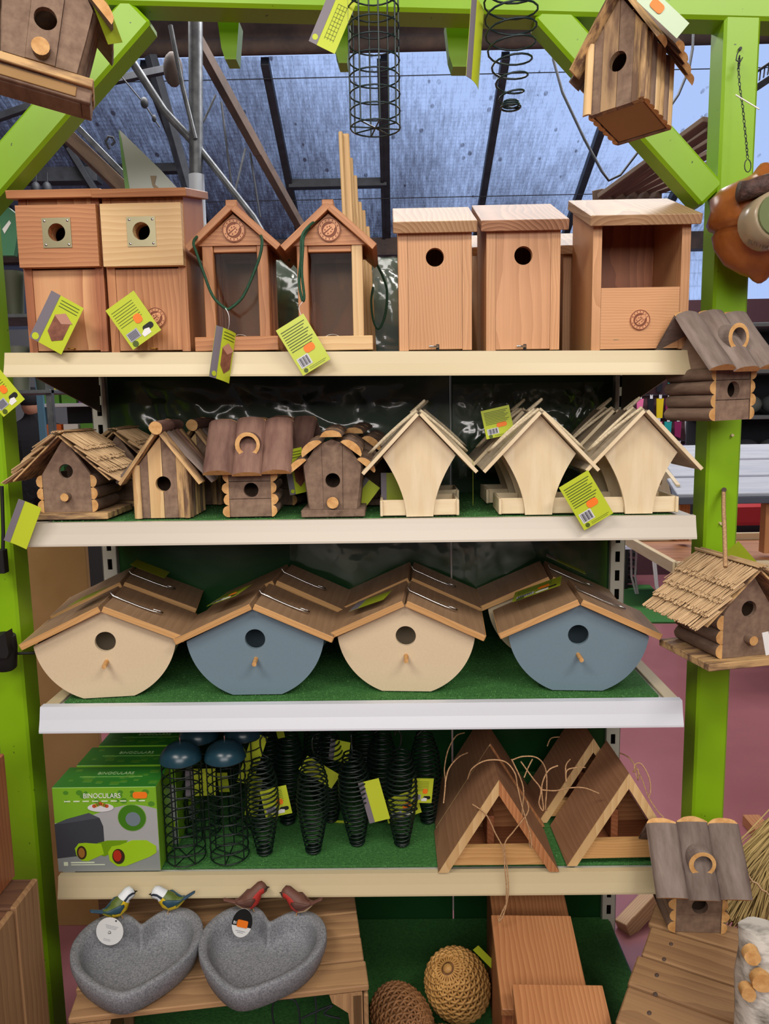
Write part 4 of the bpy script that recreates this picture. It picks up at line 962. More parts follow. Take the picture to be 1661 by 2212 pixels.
cv = curved_house('curved_birdhouse', 'narrow brown birdhouse with layered half log shingles beside the plain feeders', on(1, 721, .035), (0, 0, 0), 'shingled birdhouses', 1.04)
dup(cv, 'shingled birdhouse behind the front one, only roof edge showing', on(1, 770, .215), (0, 0, -.1), 'shingled birdhouses', 1.04)
pf = ply_feeder('pale plywood feeder, leftmost of three, with rope loops over its roof', on(1, 907, .006), 0)
dup(pf, 'plywood feeder hidden directly behind the leftmost one', on(1, 915, .18), (0, 0, 0))
dup(pf, 'pale plywood feeder in the middle with a grey roof face', on(1, 1164, .012), (0, 0, -.03))
dup(pf, 'plywood feeder behind the middle one, trays showing left', on(1, 1128, .19), (0, 0, 0))
dup(pf, 'pale plywood feeder at the right end of the second shelf', on(1, 1381, .01), (0, 0, -.02))
dup(pf, 'plywood feeder behind the right one, roof and ropes showing', on(1, 1318, .185), (0, 0, -.02))

# ================================================================== THIRD SHELF
def rh(px, Y, rot, paint, lbl): return round_house(lbl, on(2, px, Y), math.radians(rot), paint)
r1 = rh(236, .042, 7, 'beige', 'beige round birdhouse at the left end of the third shelf')
r2 = rh(556, .048, 0, 'blue', 'blue round birdhouse, left one of the two blue fronts')
r3 = rh(878, .058, -4, 'beige', 'beige round birdhouse between the two blue ones')
r4 = rh(1247, .052, -4, 'blue', 'blue round birdhouse at the right end of the third shelf')
def back(src, pa, Y, rot, lbl): X = XAT(pa, Y, zs(2, 0)+.19); dup(src, lbl, Vector((X, Y, zs(2, X)+.0026)), (0, 0, math.radians(rot)))
back(r1, 268, .265, 9, 'round birdhouse behind the leftmost beige one, walnut roof showing')
back(r2, 597, .262, -3, 'round birdhouse behind the left blue one, roof showing')
back(r3, 886, .272, -3, 'round birdhouse behind the middle beige one, roof showing')
back(r3, 1188, .266, -5, 'beige round birdhouse behind the right blue one, curved side showing')

# ================================================================== FOURTH SHELF
def bino(label, loc, rot=0):
    W, H, D = .222, .192, .092
    t = thing('binoculars_box', label, 'box', loc, (0, 0, rot), 'green binoculars boxes')
    g1, g2, dg = colm('7ab02a', .3), colm('4f8a2a', .3), colm('3c6a22', .3)
    MB().box((0, D/2, H/2), (W, D, H), bev=.0008).build('carton', [g1], t)
    MB().box((0, D/2, H+.0003), (W-.001, D-.001, .0006)).build('top_print', [colm('2f7a2a', .35)], t)
    f = lambda pts: [(-W/2+u*W, H-v*H) for u, v in pts]
    def pr(nm, mat, pls, lift): 
        m = MB()
        for pl in pls: m.prism(f(pl), -lift, 0.0004-lift+.0003)
        return m.build(nm, mat, t)
    pr('photo_ground', colm('8a9090', .35), [[(.003, 1), (.997, 1), (.997, .74), (.003, .8)]], .0004)
    curve = [(0.003, .42)]+[(u, .42-.22*math.sin(u*1.9)**2+.16*max(0, u-.75)) for u in [.1, .2, .3, .4, .5, .6, .7, .8, .9, .997]]
    pr('photo_wall', colm('a8aaac', .35), [curve+[(.997, .76), (.003, .81)]], .0004)
    pr('case_picture', colm('3a3f46', .4), [[(.0, .43), (.12, .37), (.34, .30), (.44, .36), (.47, .46), (.47, .72), (.3, .8), (.003, .84)]], .0009)
    pr('case_lid', colm('4a5058', .4), [[(.0, .43), (.12, .37), (.34, .30), (.44, .36), (.1, .42)]], .0013)
    lime, orange_ = colm('9cc81e', .3), colm('8a3a20', .3)
    pr('binocular_bridge', colm('6f9a14', .3), [[(.40, .66), (.5, .63), (.7, .63), (.62, .74), (.46, .82), (.42, .8)]], .0011)
    pr('left_barrel', lime, [[(.18, .72), (.22, .66), (.28, .655), (.44, .67), (.46, .79), (.30, .875), (.24, .87), (.19, .8)]], .0013)
    pr('right_barrel', lime, [[(.50, .77), (.54, .70), (.62, .685), (.74, .63), (.88, .63), (.97, .70), (.97, .78), (.9, .83), (.66, .94), (.58, .94), (.51, .87)]], .0015)
    m = MB().prism([(-W/2+.245*W+x, H-.77*H+z) for x, z in circ(0, 0, .0105, 20, rz=.0155)], -.0021, -.0012); m.prism([(-W/2+.60*W+x, H-.82*H+z) for x, z in circ(0, 0, .0135, 20, rz=.0175)], -.0021, -.0012); m.build('lens_rims', colm('3a2a1c', .3), t)
    m = MB().prism([(-W/2+.245*W+x, H-.77*H+z) for x, z in circ(0, 0, .007, 18, rz=.0115)], -.0026, -.002); m.build('left_lens', colm('9a6a30', .2), t)
    MB().prism([(-W/2+.59*W+x, H-.81*H+z) for x, z in circ(0, 0, .009, 18, rz=.013)], -.0026, -.002).build('right_lens', colm('b03020', .2), t)
    c = [(-W/2+.755*W+x, H-.36*H+z) for x, z in circ(0, 0, .0305, 28)]; MB().prism(c, -.0013, -.0006).build('round_inset', colm('7aa848', .3), t)
    MB().prism([(x*.96+(-W/2+.755*W)*.04, z*.96+(H-.36*H)*.04) for x, z in c], -.0017, -.001).build('inset_view', colm('3f7a1c', .3), t)
    MB().prism([(-W/2+.765*W+x, H-.375*H+z) for x, z in circ(0, 0, .016, 20)], -.0022, -.0014).build('inset_lens', colm('70808a', .3), t)
    MB().prism([(-W/2+.46*W+x, H-.235*H+z) for x, z in circ(0, 0, .028, 24, rz=.0095)], -.0019, -.0012).build('plate_emblem', colm('d8d8dc', .4), t)
    m = MB()
    for k in range(7): m.prism([(-W/2+.46*W+x+(k-3)*.0045, H-.215*H+z+.003*(3-abs(k-3))*.6) for x, z in circ(0, 0, .0042, 8)], -.0025, -.0018, mat=k % 3)
    m.build('emblem_fruit', [colm('c0502a'), colm('c8882a'), colm('7a8a2a')], t)
    m = MB(); rr = random.Random(4)
    for k in range(16):
        u, v = rr.uniform(.05, .95), rr.choice([.06, .1, .16, .2]); s = rr.uniform(.004, .009)
        m.prism([(-W/2+u*W+x, H-v*H+z) for x, z in circ(0, 0, s, 7, rz=s*.8)], -.0005, -.0001)
        m.box((-W/2+u*W, D*(.1+.8*rr.random()), H+.0007), (s*2.4, s*1.6, .0004))
    m.build('leaf_print', g2, t, kind='stuff')
    m = MB()
    for k in range(9): m.prism(f([(.11+.09*k, .155), (.11+.09*k+.06, .155), (.11+.09*k+.06, .168), (.11+.09*k, .168)]), -.0009, -.0003)
    m.prism(f([(.13, .885), (.36, .885), (.36, .9), (.13, .9)]), -.0009, -.0003).prism(f([(.13, .915), (.46, .915), (.46, .925), (.13, .925)]), -.0009, -.0003).prism(f([(.06, .885), (.1, .885), (.1, .93), (.06, .93)]), -.0009, -.0003)
    m.build('small_print', colm('d8e4c8', .4), t, kind='stuff')
    m = MB().box((0, .045, H+.001), (W*.62, .0012, .0006)); m.build('top_line', colm('8ac060', .4), t)
    text('BINOCULARS', .0155, 'white', t, (-.005, -.0007, H*.875), sx=.86)
    text('BINOCULARS', .0155, colm('a8c890', .4), t, (.005, .056, H+.0012), rot=(0, 0, 0), sx=.86)
    MB().prism([(x+W*.345, z+H*.905) for x, z in rrect(.031, .0145, .006)], -.0014, -.0006).build('price_sticker', 'orange', t)
    return t
b0 = bino('green and white binoculars box at the front of the fourth shelf', on(3, 237, .012))
for k, (px, l) in enumerate(((243, 'middle binoculars box, only its green top showing'), (249, 'rearmost green binoculars box touching the shelf above in view'))):
    q = on(3, 0, .012+.1*(k+1)); q.x = b0.location.x+.012*(k+1); dup(b0, l, q)
c0 = tube_feeder('wire tube feeder under the front left teal dome', on(3, 403, .06), (0, 0, 0))
dup(c0, 'wire tube feeder under the front right teal dome', on(3, 497, .065), (0, 0, .3))
dup(c0, 'wire tube feeder under the rear left teal dome', on(3, 440, .17), (0, 0, .5))
dup(c0, 'wire tube feeder under the rear right teal dome', on(3, 535, .18), (0, 0, .9))
s0 = coil_feeder('spiral feeder standing first right of the domed feeders', on(3, 572, .075), (0, 0, 0), turns=20)
for px, Y, lb in ((677, .08, 'spiral feeder second right of the domed feeders'), (772, .11, 'spiral feeder third right of the domed feeders'), (868, .105, 'front spiral feeder beside the triangle feeders'), (622, .2, 'rear spiral feeder between the first and second'), (715, .21, 'rear spiral feeder with a hook showing high'), (822, .21, 'rear spiral feeder behind the lime tags'), (925, .2, 'rear spiral feeder against the triangle roof'), (590, .3, 'deepest spiral feeder on the left'), (690, .31, 'deepest spiral feeder in the middle'), (790, .31, 'deepest spiral feeder on the right')):
    dup(s0, lb, on(3, px, Y), (random.uniform(-.04, .04), random.uniform(-.05, .05), random.random()*6))
t1 = tri_feeder('triangular cedar feeder with twine in front, left of the pair', on(3, 1077, -.004), .0)
t2 = tri_feeder('triangular cedar feeder at the right end of the fourth shelf', on(3, 1353, .018), .02, mats=('cedar', 'sap', 'sap'))
def tb(src, dx, Y, lbl): q = src.location.copy(); q.x += dx; q.y = Y; q.z = zs(3, q.x)+.0026; dup(src, lbl, q)
tb(t1, .004, .17, 'triangular feeder behind the left one, roof ridge showing'); tb(t2, -.03, .19, 'triangular feeder behind the right one, roof ridge showing')
tw = [('long doubled jute twine hanging over the rail to a loop', [(1105, 1640), (1130, 1700), (1128, 1760), (1140, 1800), (1145, 1830)], [.0]*5),
 ('jute twine strand arching over the left triangle ridge', [(1010, 1683), (1020, 1660), (1050, 1643), (1090, 1645), (1112, 1670), (1118, 1700), (1130, 1750), (1145, 1800), (1148, 1830)], [.03, .01, .0, 0, -.01, -.01, -.015, -.02, -.02]),
 ('jute twine crossing the left triangle opening', [(1020, 1737), (1050, 1760), (1070, 1800), (1086, 1832), (1090, 1870), (1094, 1920), (1092, 1960), (1080, 1990), (1078, 1985), (1092, 1955)], [-.01, -.012, -.012, -.015, -.02, -.024, -.025, -.025, -.025, -.025]),
 ('jute twine forming the right leg of the crossing', [(1138, 1730), (1140, 1755), (1110, 1795), (1090, 1825), (1096, 1880), (1098, 1930), (1088, 1975), (1079, 1990)], [-.012, -.013, -.014, -.016, -.02, -.026, -.026, -.026]),
 ('jute twine loop falling left of the left triangle', [(1003, 1583), (985, 1590), (968, 1620), (960, 1660), (962, 1690), (958, 1735)], [.17, .15, .12, .1, .06, .04]),
 ('jute twine curl on the left roof board', [(1010, 1626), (990, 1636), (970, 1660), (962, 1690)], [.1, .08, .07, .06]),
 ('jute twine arch between the two triangles', [(1108, 1641), (1130, 1634), (1160, 1637), (1178, 1660), (1181, 1700), (1178, 1745), (1182, 1750)], [.0, -.01, -.01, 0, .0, .0, .01]),
 ('jute twine bow between the triangles', [(1125, 1645), (1150, 1680), (1168, 1705), (1164, 1735), (1174, 1750), (1170, 1700), (1184, 1665), (1205, 1654)], [.0, 0, 0, 0, .0, 0, .01, .02]),
 ('jute twine over the right triangle roof board', [(1168, 1706), (1200, 1708), (1230, 1702), (1262, 1702), (1294, 1714)], [0, .0, .02, .03, .02]),
 ('short jute twine fork on the right roof', [(1232, 1640), (1222, 1655), (1223, 1690), (1224, 1665), (1245, 1658), (1264, 1658)], [.06, .06, .04, .05, .06, .07]),
 ('pale twine loop right of the right triangle', [(1338, 1626), (1362, 1640), (1385, 1680), (1400, 1720), (1420, 1752), (1434, 1766)], [.1, .07, .04, .02, .01, 0.0]),
 ('pale twine bow above the right triangle edge', [(1366, 1668), (1378, 1662), (1378, 1685), (1370, 1655), (1385, 1650), (1402, 1680), (1405, 1710), (1400, 1722)], [.03, .02, .02, .04, .04, .02, .01, .01]),
 ('jute twine curl high on the right roof', [(1208, 1592), (1190, 1595), (1182, 1612)], [.2, .19, .18]),
 ('jute twine stub behind the left triangle', [(1150, 1640), (1140, 1660), (1132, 1680)], [.02, .02, .01])]
for l, p, y in tw: cord(l, p, y, .0015, 'jute', 'jute_twine', 'twine', 'jute twines of the triangle feeders', 5)

# ================================================================== TAGS
tag('lime tag with a picture of a brown nest box, hung on the far left box', 122, 697, -.022, 77, 112, 30, 'front')
tag('lime text side tag hanging on the box with the blond board', 288, 692, -.022, 76, 100, -33, 'window')
tag('narrow lime tag turned edgeways under the left windowed feeder', 484, 766, -.03, 58, 112, 14, 'front', yaw=.95, bend=.3)
tag('large lime tag with barcode hanging over the top rail', 655, 745, -.034, 70, 112, -30, 'back')
tag('large lime tag with barcode hanging over the second rail', 1266, 1081, -.03, 72, 110, -31, 'back')
tag('lime tag standing up behind the middle plywood feeder', 1075, 912, .09, 62, 62, -12, 'back')
tag('lime tag hanging left of the leftmost plywood feeder', 846, 1052, .08, 46, 62, 0, 'stripe', base='olive')
tag('folded lime tag on the right wall of the reddish slab house', 640, 1018, .12, 44, 98, -8, 'front', yaw=.5, bend=.3)
tag('lime tag corner behind the shingled birdhouse', 790, 1062, .12, 40, 50, 38, 'stripe', base='tag')
tag('grey striped lime tag hanging past the left end of the second rail', 50, 1132, -.03, 52, 98, 24, 'stripe', bend=-.2)
tag('lime tag cut by the left picture edge below the top shelf', 0, 845, -.1, 62, 92, -37, 'window')
tag('dull lime tag edge hanging over the right plywood roof', 1370, 925, .1, 20, 56, 35, 'plain', base='olive')
tag('thin dark tag edge beside the leftmost plywood feeder', 1022, 1040, .07, 30, 100, -8, 'plain', yaw=1.45, base='olive')
for l, x, y, Y, w_, h_, a, st in (('lime tag behind the front left dome feeder', 433, 1690, .13, 64, 62, 2, 'stripe'), ('lime tag leaning right of the domes', 545, 1640, .16, 34, 112, 20, 'plain'), ('small lime tag under the front right dome', 482, 1690, .14, 24, 44, -5, 'plain'), ('lime tag with label on the first spiral feeder', 596, 1732, .09, 58, 66, -10, 'window'), ('slim lime tag left of the first spiral feeder', 548, 1720, .12, 28, 92, 10, 'plain'),
    ('lime tag tilted across the second spiral feeder', 690, 1668, .14, 36, 84, -56, 'plain'), ('lime tag high between the spiral feeders', 733, 1622, .2, 44, 48, 8, 'stripe'), ('lime tag with grey stripe on the third spiral feeder', 808, 1730, .08, 46, 96, -14, 'stripe'), ('lime tag with orange sticker under the front spiral feeder', 868, 1742, .13, 76, 56, -14, 'window'), ('lime tag with orange sticker beside the left triangle', 912, 1708, .12, 46, 56, 6, 'window'), ('lime tag scrap low behind the third spiral feeder', 735, 1780, .2, 50, 16, 0, 'plain'), ('small lime tag tip under the third rail', 605, 1582, .18, 16, 26, -12, 'plain')):
    tag(l, x, y, Y, w_, h_, a, st, base='olive' if 'small' in l or 'slim' in l else 'tag', yaw=random.uniform(-.25, .25))
# tags lying on the round house roofs
def rooftag(label, px, py, Y, w_, h_, side, rot, style='plain', k=0):
    p = U(px, py, Y); t = tag(label, px, py, Y, w_, h_, 0, style, base='olive'); t.rotation_euler = (Matrix.Rotation(rot, 4, 'Z') @ Matrix.Rotation(side*.428, 4, 'Y') @ Matrix.Rotation(-PI/2, 4, 'X') @ Matrix.Rotation(k, 4, 'Y')).to_euler(); return t
rooftag('green tag flat on the rear left round house roof', 325, 1228, .33, 76, 60, 1, .1)
rooftag('green tag with orange sticker on the left blue house roof', 495, 1286, .10, 90, 60, -1, 0, 'window', .5)
rooftag('green tag with dark bird mark on the middle beige house roof', 800, 1298, .11, 90, 50, -1, 0, 'stripe', .4)
rooftag('green tag with orange sticker on the right blue house roof', 1160, 1272, .13, 110, 60, -1, 0, 'window', .3)
rooftag('green tag on the rear right round house roof', 1222, 1218, .30, 90, 50, 1, 0, 'stripe', .2)
rooftag('green tag on the left beige house roof', 190, 1288, .10, 80, 50, -1, .1, 'plain', .4)

# ================================================================== HANGING FROM THE PERGOLA
ch = curved_house('curved_birdhouse', 'brown birdhouse hanging tilted from the green beam, top left corner', U(84, 158, -.28), (.0, math.radians(11), math.radians(20)), None, 1.12, True)
tag('yellowish tag edge on the hanging top left birdhouse', 226, 32, -.24, 40, 110, -24, 'plain', yaw=.9, base='olive')
bt = branch_house('branch_birdhouse', 'split branch birdhouse hanging under the beam at the top right', U(1330, 232, -.22), (math.radians(-10), math.radians(-3), math.radians(-40)), 'split branch birdhouses'); bt.scale = (.9, .9, 1.06)
for c in bt.children:
    if c.name.startswith('front_slat') and 'sapwood' in c.data.materials[0].name: c.data.materials[0] = MT['split2']
o = MB().tube([U(1372, -6, -.18)+Vector((0, 0, -.005)), U(1372, -60, .0)+Vector((0, 0, .06)), Vector((U(1372, 0, .08).x, .08, bz(.4)+.1))], .0012, 5).build('hanging_wire', 'chrome'); tagit(o, 'wire from the beam to the top right birdhouse', 'wire')
o = MB().tube([U(95, -20, -.2)+Vector((0, 0, .05)), Vector((U(95, 0, .08).x, .08, bz(-.5)+.1))], .0012, 5).build('hanging_wire', 'chrome'); tagit(o, 'wire from the beam to the top left birdhouse', 'wire')
tt = tag('pale green tag with orange sticker on the top right birdhouse roof', 1432, 26, -.28, 118, 40, 41, 'plain', base='palet')
MB().prism(rrect(.022, .014, .005), -.0012, -.0005, M=Matrix.Translation((-.012, 0, .0))).build('price_sticker', 'orange', tt)
cf = tube_feeder('open dark wire cylinder feeder hanging from the beam', U(811, 282, -.1), (0, 0, 0), False, .0435, .30, None, True, 'wireb', 8, 12)
m = MB()
for s in (-1, 1): m.tube([(s*.0435, 0, .3), (0, 0, .36)], .0015, 5)
m.tube([(0, 0, .36), (0, .06, .42), (0, .15, .405)], .0016, 6).build('hanger', 'wireb', cf)
tag('lime tag with a cage drawing beside the hanging cylinder', 718, 48, -.11, 62, 112, 26, 'cage')
sf = coil_feeder('tapering black spiral feeder hanging from the beam', U(1103, 236, -.1), (0, 0, 0), ((0, .017), (.04, .026), (.1, .042), (.17, .046), (.26, .046)), 10, 'wireb', None, .0018)
m = MB().tube([(0.006, 0, .32), (0, .08, .36), (0, .15, .35)], .0016, 6).build('hanger', 'wireb', sf)
tag('limp lime and clear tag hanging left of the spiral', 1031, 92, -.11, 60, 172, 9, 'stripe', yaw=1.0, bend=.35)
# chain and acorn
ch = thing('hanging_chain', 'fine dark chain down the right green post', 'chain', U(1598, 130, .06))
pts = [U(x, y, Y) for x, y, Y in ((1597, 124, .075), (1595, 150, .07), (1598, 190, .06), (1604, 230, .05), (1608, 270, .04), (1612, 310, .03), (1615, 345, .02))]
L = [];
for a, b in zip(pts[:-1], pts[1:]): L += [a.lerp(b, k/5) for k in range(5)]
for i, p in enumerate(L):
    d = (L[min(i+1, len(L)-1)]-L[max(0, i-1)]).normalized(); s = Vector((1, 0, 0)) if i % 2 else Vector((0, 1, 0)); s = (s-d*s.dot(d)).normalized()
    MB().tube([p-ch.location+d*(.0045*math.cos(2*PI*k/8))+s*(.0022*math.sin(2*PI*k/8)) for k in range(8)], .0008, 4, closed=True).build('link', 'dsteel', ch)
MB().tube([U(1597, 107, .06)-ch.location, U(1592, 118, .06)-ch.location, U(1590, 130, .06)-ch.location, U(1598, 136, .06)-ch.location, U(1604, 124, .06)-ch.location], .0012, 5).build('hook', 'dsteel', ch)
MB().tube([U(1615+7*math.sin(a), 358-14*math.cos(a), .02)-ch.location for a in [k*.6 for k in range(11)]], .001, 5).build('ring', 'dsteel', ch)
o = MB().beam(U(1589, 205, .02), U(1640, 236, .0), .004, .002).build('plastic_tie', 'white'); tagit(o, 'small white plastic strip sticking out from the chain', 'tie')
ac = thing('acorn_feeder', 'orange brown ceramic acorn jar feeder cut by the right picture edge', 'bird feeder', U(1640, 612, -.02))
def acr(z, f): return f
m = MB(); rings = []; rr = random.Random(3)
prof = [(z*.83, r) for z, r in [(0, .004), (.006, .012), (.014, .018), (.022, .035), (.045, .064), (.08, .083), (.105, .088), (.118, .083), (.124, .094), (.135, .1), (.16, .1), (.185, .094), (.205, .078), (.22, .052), (.228, .034), (.236, .022), (.25, .014), (.258, .008)]]
for z, r in prof:
    ring = []
    for k in range(40):
        a = 2*PI*k/40; b = 1+(.10*noise.noise(Vector((math.cos(a)*2.2, math.sin(a)*2.2, z*26))) if z > .098 else .015*math.sin(3*a)); ring.append((r*b*math.cos(a)-.0*z, r*b*math.sin(a)*.8, z))
    rings.append(ring)
# the jar hole is a recessed ring on the front right
m.loft(rings).build('acorn_body', 'acorn', ac)
m = MB(); seg = []
for k in range(9):
    f = k/8; seg.append(Vector((-.078+.11*f, -.090+.03*abs(f-.5), .146+.022*f)))
rg = []
for i, p in enumerate(seg):
    rg.append([p+Vector((0, math.cos(2*PI*j/12)*.016*(1+.2*noise.noise(Vector((i*1.7, j, 0)))), math.sin(2*PI*j/12)*.0175*(1+.2*noise.noise(Vector((i*1.7, j, 5)))))) for j in range(12)])
m.loft(rg).build('textured_band', 'cone', ac, 'dark brown knobbly band across the acorn')
R = Matrix.Translation((-.030, -.066, .090)) @ Matrix.Rotation(.55, 4, 'Y') @ Matrix.Rotation(1.45, 4, 'X')
j = MB().tube([R @ Vector((0, 0, z)) for z in (0, .02, .05, .052)], [.046, .046, .044, .04], 28, 0).build('jar', colm('9a8a70', .25), ac, 'glass peanut butter jar set in the acorn')
MB().tube([R @ Vector((0, 0, z)) for z in (.052, .056)], [.038, .037], 28).build('jar_lid', colm('6a7450', .15), j)
MB().tube([R @ Vector((0, 0, z)) for z in (.0561, .058)], [.02, .019], 24).build('lid_centre', 'white', j)
text('BUTTER', .011, colm('4a3a2a'), ac, (-.052, -.098, .048), rot=(PI/2-.3, .35, 0))

# on the right post
lh = slab_house('slab_birdhouse', 'log birdhouse with round hollow dormer on the right green post', U(1572, 905, -.02), (0, math.radians(-1), math.radians(24)), 'slab roofed birdhouses', 'barkg', 1.08)
lh.location = U(1578, 908, -.045)
th = thatch_house('thatched_birdhouse', 'thatched birdhouse hanging on a jute rope from the right post', U(1612, 1434, -.07), (0, math.radians(0), math.radians(13)), 'thatched birdhouses'); th.scale = (1.12,)*3
cord('thick jute rope from a nail to the thatched birdhouse', [(1563, 1058), (1563, 1100), (1565, 1150), (1567, 1225)], [.078, .03, -.02, -.075], .0042, 'jute', 'jute_rope', 'rope')
o = MB().tube([U(1564, 1058, .092), U(1564, 1058, .068)], .005, 10).build('nail', 'rust'); tagit(o, 'dark nail head in the green post holding a rope', 'nail')
tag('olive tag on a clear thread behind the hanging thatched house', 1616, 1222, .0, 38, 112, -42, 'plain', base='olive')
tag('white tag edge at the right of the hanging thatched house', 1657, 1390, -.14, 14, 52, -12, 'plain', base='white')
# clamp on the left post
t = thing('black_clamp', 'black plastic clamp with a rod on the left green post', 'clamp', U(10, 1400, .0))
q = lambda x, y, Y: U(x, y, Y)-t.location
MB().tube([q(10, 1446, .03), q(10, 1440, .03), q(11, 1395, .03), q(14, 1370, .03)], [.018, .024, .024, .018], 14).build('clamp_body', 'black', t)
MB().prism([(q(x, y, .03).x, q(x, y, .03).z) for x, y in ((0, 1372), (14, 1366), (26, 1357), (30, 1380), (34, 1400), (30, 1412), (0, 1412))], -.0+.0, .03).build('clamp_jaw', 'black', t)
MB().tube([q(30, 1412, .04), q(84, 1410, .05)], .003, 8).build('rod', 'black', t)
o = MB().tube([U(4, 1050, .06), U(7, 1150, .06), U(6, 1205, .055)], .004, 6).box(U(4, 1212, .055), (.018, .02, .05)).build('hook_bracket', 'black'); tagit(o, 'thin black hook on the left post edge', 'hook')
o = MB().prism([(U(x, y, .6).x, U(x, y, .6).z) for x, y in ((-70, 450), (18, 448), (44, 470), (30, 552), (-70, 552))], .6, .62).build('green_sign', colm('3f7a58', .4)); tagit(o, 'green poster with a white stroke at the left picture edge', 'sign')
MB().prism([(U(x, y, .599).x, U(x, y, .599).z) for x, y in ((5, 495), (20, 476), (24, 482), (10, 505))], .5985, .5995).build('white_stroke', 'white', o)
# white triangular card with green edge behind the left boxes
o = MB().prism([(U(x, y, .5).x, U(x, y, .5).z) for x, y in ((258, 280), (345, 365), (400, 425), (455, 500), (470, 520), (270, 520), (272, 415))], .5, .504).build('triangular_board', colm('b9bcbe', .6)); tagit(o, 'white pointed board standing behind the left nest boxes', 'board')
MB().beam((U(330, 500, .52).x, .52, 0), (U(330, 500, .52).x, .52, U(330, 440, .5).z), .03, .02, up=(0, 1, 0)).build('pole', 'sap', o)
MB().prism([(U(x, y, .499).x, U(x, y, .499).z) for x, y in ((256, 279), (262, 300), (282, 420), (272, 420), (262, 340))], .4985, .4995).build('green_edge', colm('6f9a5a', .5), o)
MB().prism([(U(x, y, .499).x, U(x, y, .499).z) for x, y in ((325, 380), (338, 380), (334, 398), (360, 420), (350, 420), (330, 402))], .4975, .4995).build('brown_mark', colm('8a7560', .5), o)

# ================================================================== CRATES AND FLOOR LEVEL
def crate(label, loc, rot, W, D, H, top=4, mat='crate', sides=3, seed=1, corners=True, open_front=True):
    t = thing('wooden_crate', label, 'crate', loc, (0, 0, rot)); rr = random.Random(seed); y = 0
    for k in range(top):
        d = D/top; g = .004+rr.random()*.004; MB().box((rr.uniform(-.004, .004), y+d/2, H-.006+rr.uniform(-.001, .001)), (W+rr.uniform(-.006, .006), d-g, .012), ax=0, bev=.002).build('top_plank', mat, t); y += d
    hs = (H-.03)/sides
    for s in (-1, 1):
        MB().box((s*(W/2-.022), .012, H/2-.007), (.022, .018, H-.02), ax=2, bev=.003).build('corner_post', mat, t); MB().box((s*(W/2-.022), D-.012, H/2-.007), (.022, .018, H-.02), ax=2, bev=.003).build('corner_post', mat, t)
        for k in range(sides): MB().box((s*(W/2-.005), D/2, H-.016-hs*(k+.5)), (.009, D-.004, hs-.008), ax=1, bev=.002).build('side_plank', mat, t)
        MB().prism([(s*(W/2-.012), H-.0135), (s*(W/2-.075), H-.0135), (s*(W/2-.07), H-.03), (s*(W/2-.04), H-.055), (s*(W/2-.034), H-.12), (s*(W/2-.034), .01), (s*(W/2-.012), .01)], .003, .02).build('corner_brace', mat, t)
    for k in range(sides): MB().box((0, D-.001, H-.016-hs*(k+.5)), (W-.03, .009, hs-.01), ax=0, bev=.002).build('back_plank', mat, t)
    if not open_front:
        for k in range(sides): MB().box((0, .0, H-.016-hs*(k+.5)), (W-.03, .009, hs-.01), ax=0, bev=.002).build('front_plank', mat, t)
    return t
ZC = .45
pl, pr = UZ(146, 2203, ZC), UZ(796, 2130, ZC); ang = math.atan2(pr.y-pl.y, pr.x-pl.x); mid = (pl+pr)/2; Wc = (pr-pl).length
crate('upturned plank crate carrying the two heart bird baths', (mid.x, mid.y, 0.1225), ang, Wc, .36, ZC-.1225, 5, 'crate', 3, 3)
def bcen(px, py): p = UZ(px, py, ZC+.05); return Vector((p.x, p.y, ZC+.001))
ba = bath('grey heart shaped bird bath with two blue tits, left on the crate', bcen(293, 2052), math.radians(8), 'tit')
bb = bath('grey heart shaped bird bath with two robins, right on the crate', bcen(560, 2046), math.radians(-9), 'robin')
wt = tag('round white card tag on the blue tit bird bath', 237, 2012, ba.location.y+.045, 58, 66, 15, 'round', base='white')
for c in list(wt.children): bpy.data.objects.remove(c)
def disc(t, a, b, y0, y1, mat, name, dz=0): return MB().prism(circ(0, dz, a, 28, rz=b), y0, y1).build(name, mat, t)
disc(wt, .0275, .031, 0, .0006, 'white', 'card'); m = MB()
for k in range(3): m.box((.002, -.0003, .013-.003*k), (.026-.003*k, .0004, .0008))
for k in range(2): m.box((-.002, -.0003, -.018-.003*k), (.014, .0004, .0007))
m.build('small_print', colm('9a9aa4'), wt, kind='stuff'); m = MB()
for k in range(3): a = 2*PI*k/3; m.beam((.0035*math.cos(a), -.0004, -.002+.0035*math.sin(a)), (.0035*math.cos(a+1.7), -.0004, -.002+.0035*math.sin(a+1.7)), .0004, .0016, up=(0, 1, 0))
m.build('recycling_mark', 'black', wt)
MB().prism(circ(.008, .026, .0018, 8), -.0005, -.0001).build('tag_hole', 'black', wt)
bk = tag('oval black and white tag with orange sticker on the robin bird bath', 523, 1994, bb.location.y+.05, 46, 66, 14, 'round', base='white')
for c in list(bk.children): bpy.data.objects.remove(c)
disc(bk, .0205, .0325, 0, .0006, 'white', 'card')
MB().prism([p for p in circ(0, 0, .0205, 28, rz=.0325) if p[1] > -.0125], -.0006, -.0001).build('black_print', 'black', bk)
MB().prism([(.001+x, -.001+z) for x, z in rrect(.022, .016, .003)], -.0013, -.0007).build('price_sticker', 'orange', bk)
text('BI', .009, 'white', bk, (-.0145, -.0008, -.004))
m = MB()
for k in range(2): m.box((0, -.0004, -.018-.0035*k), (.02-.008*k, .0004, .001))
m.build('small_print', colm('8a8a94'), bk, kind='stuff')
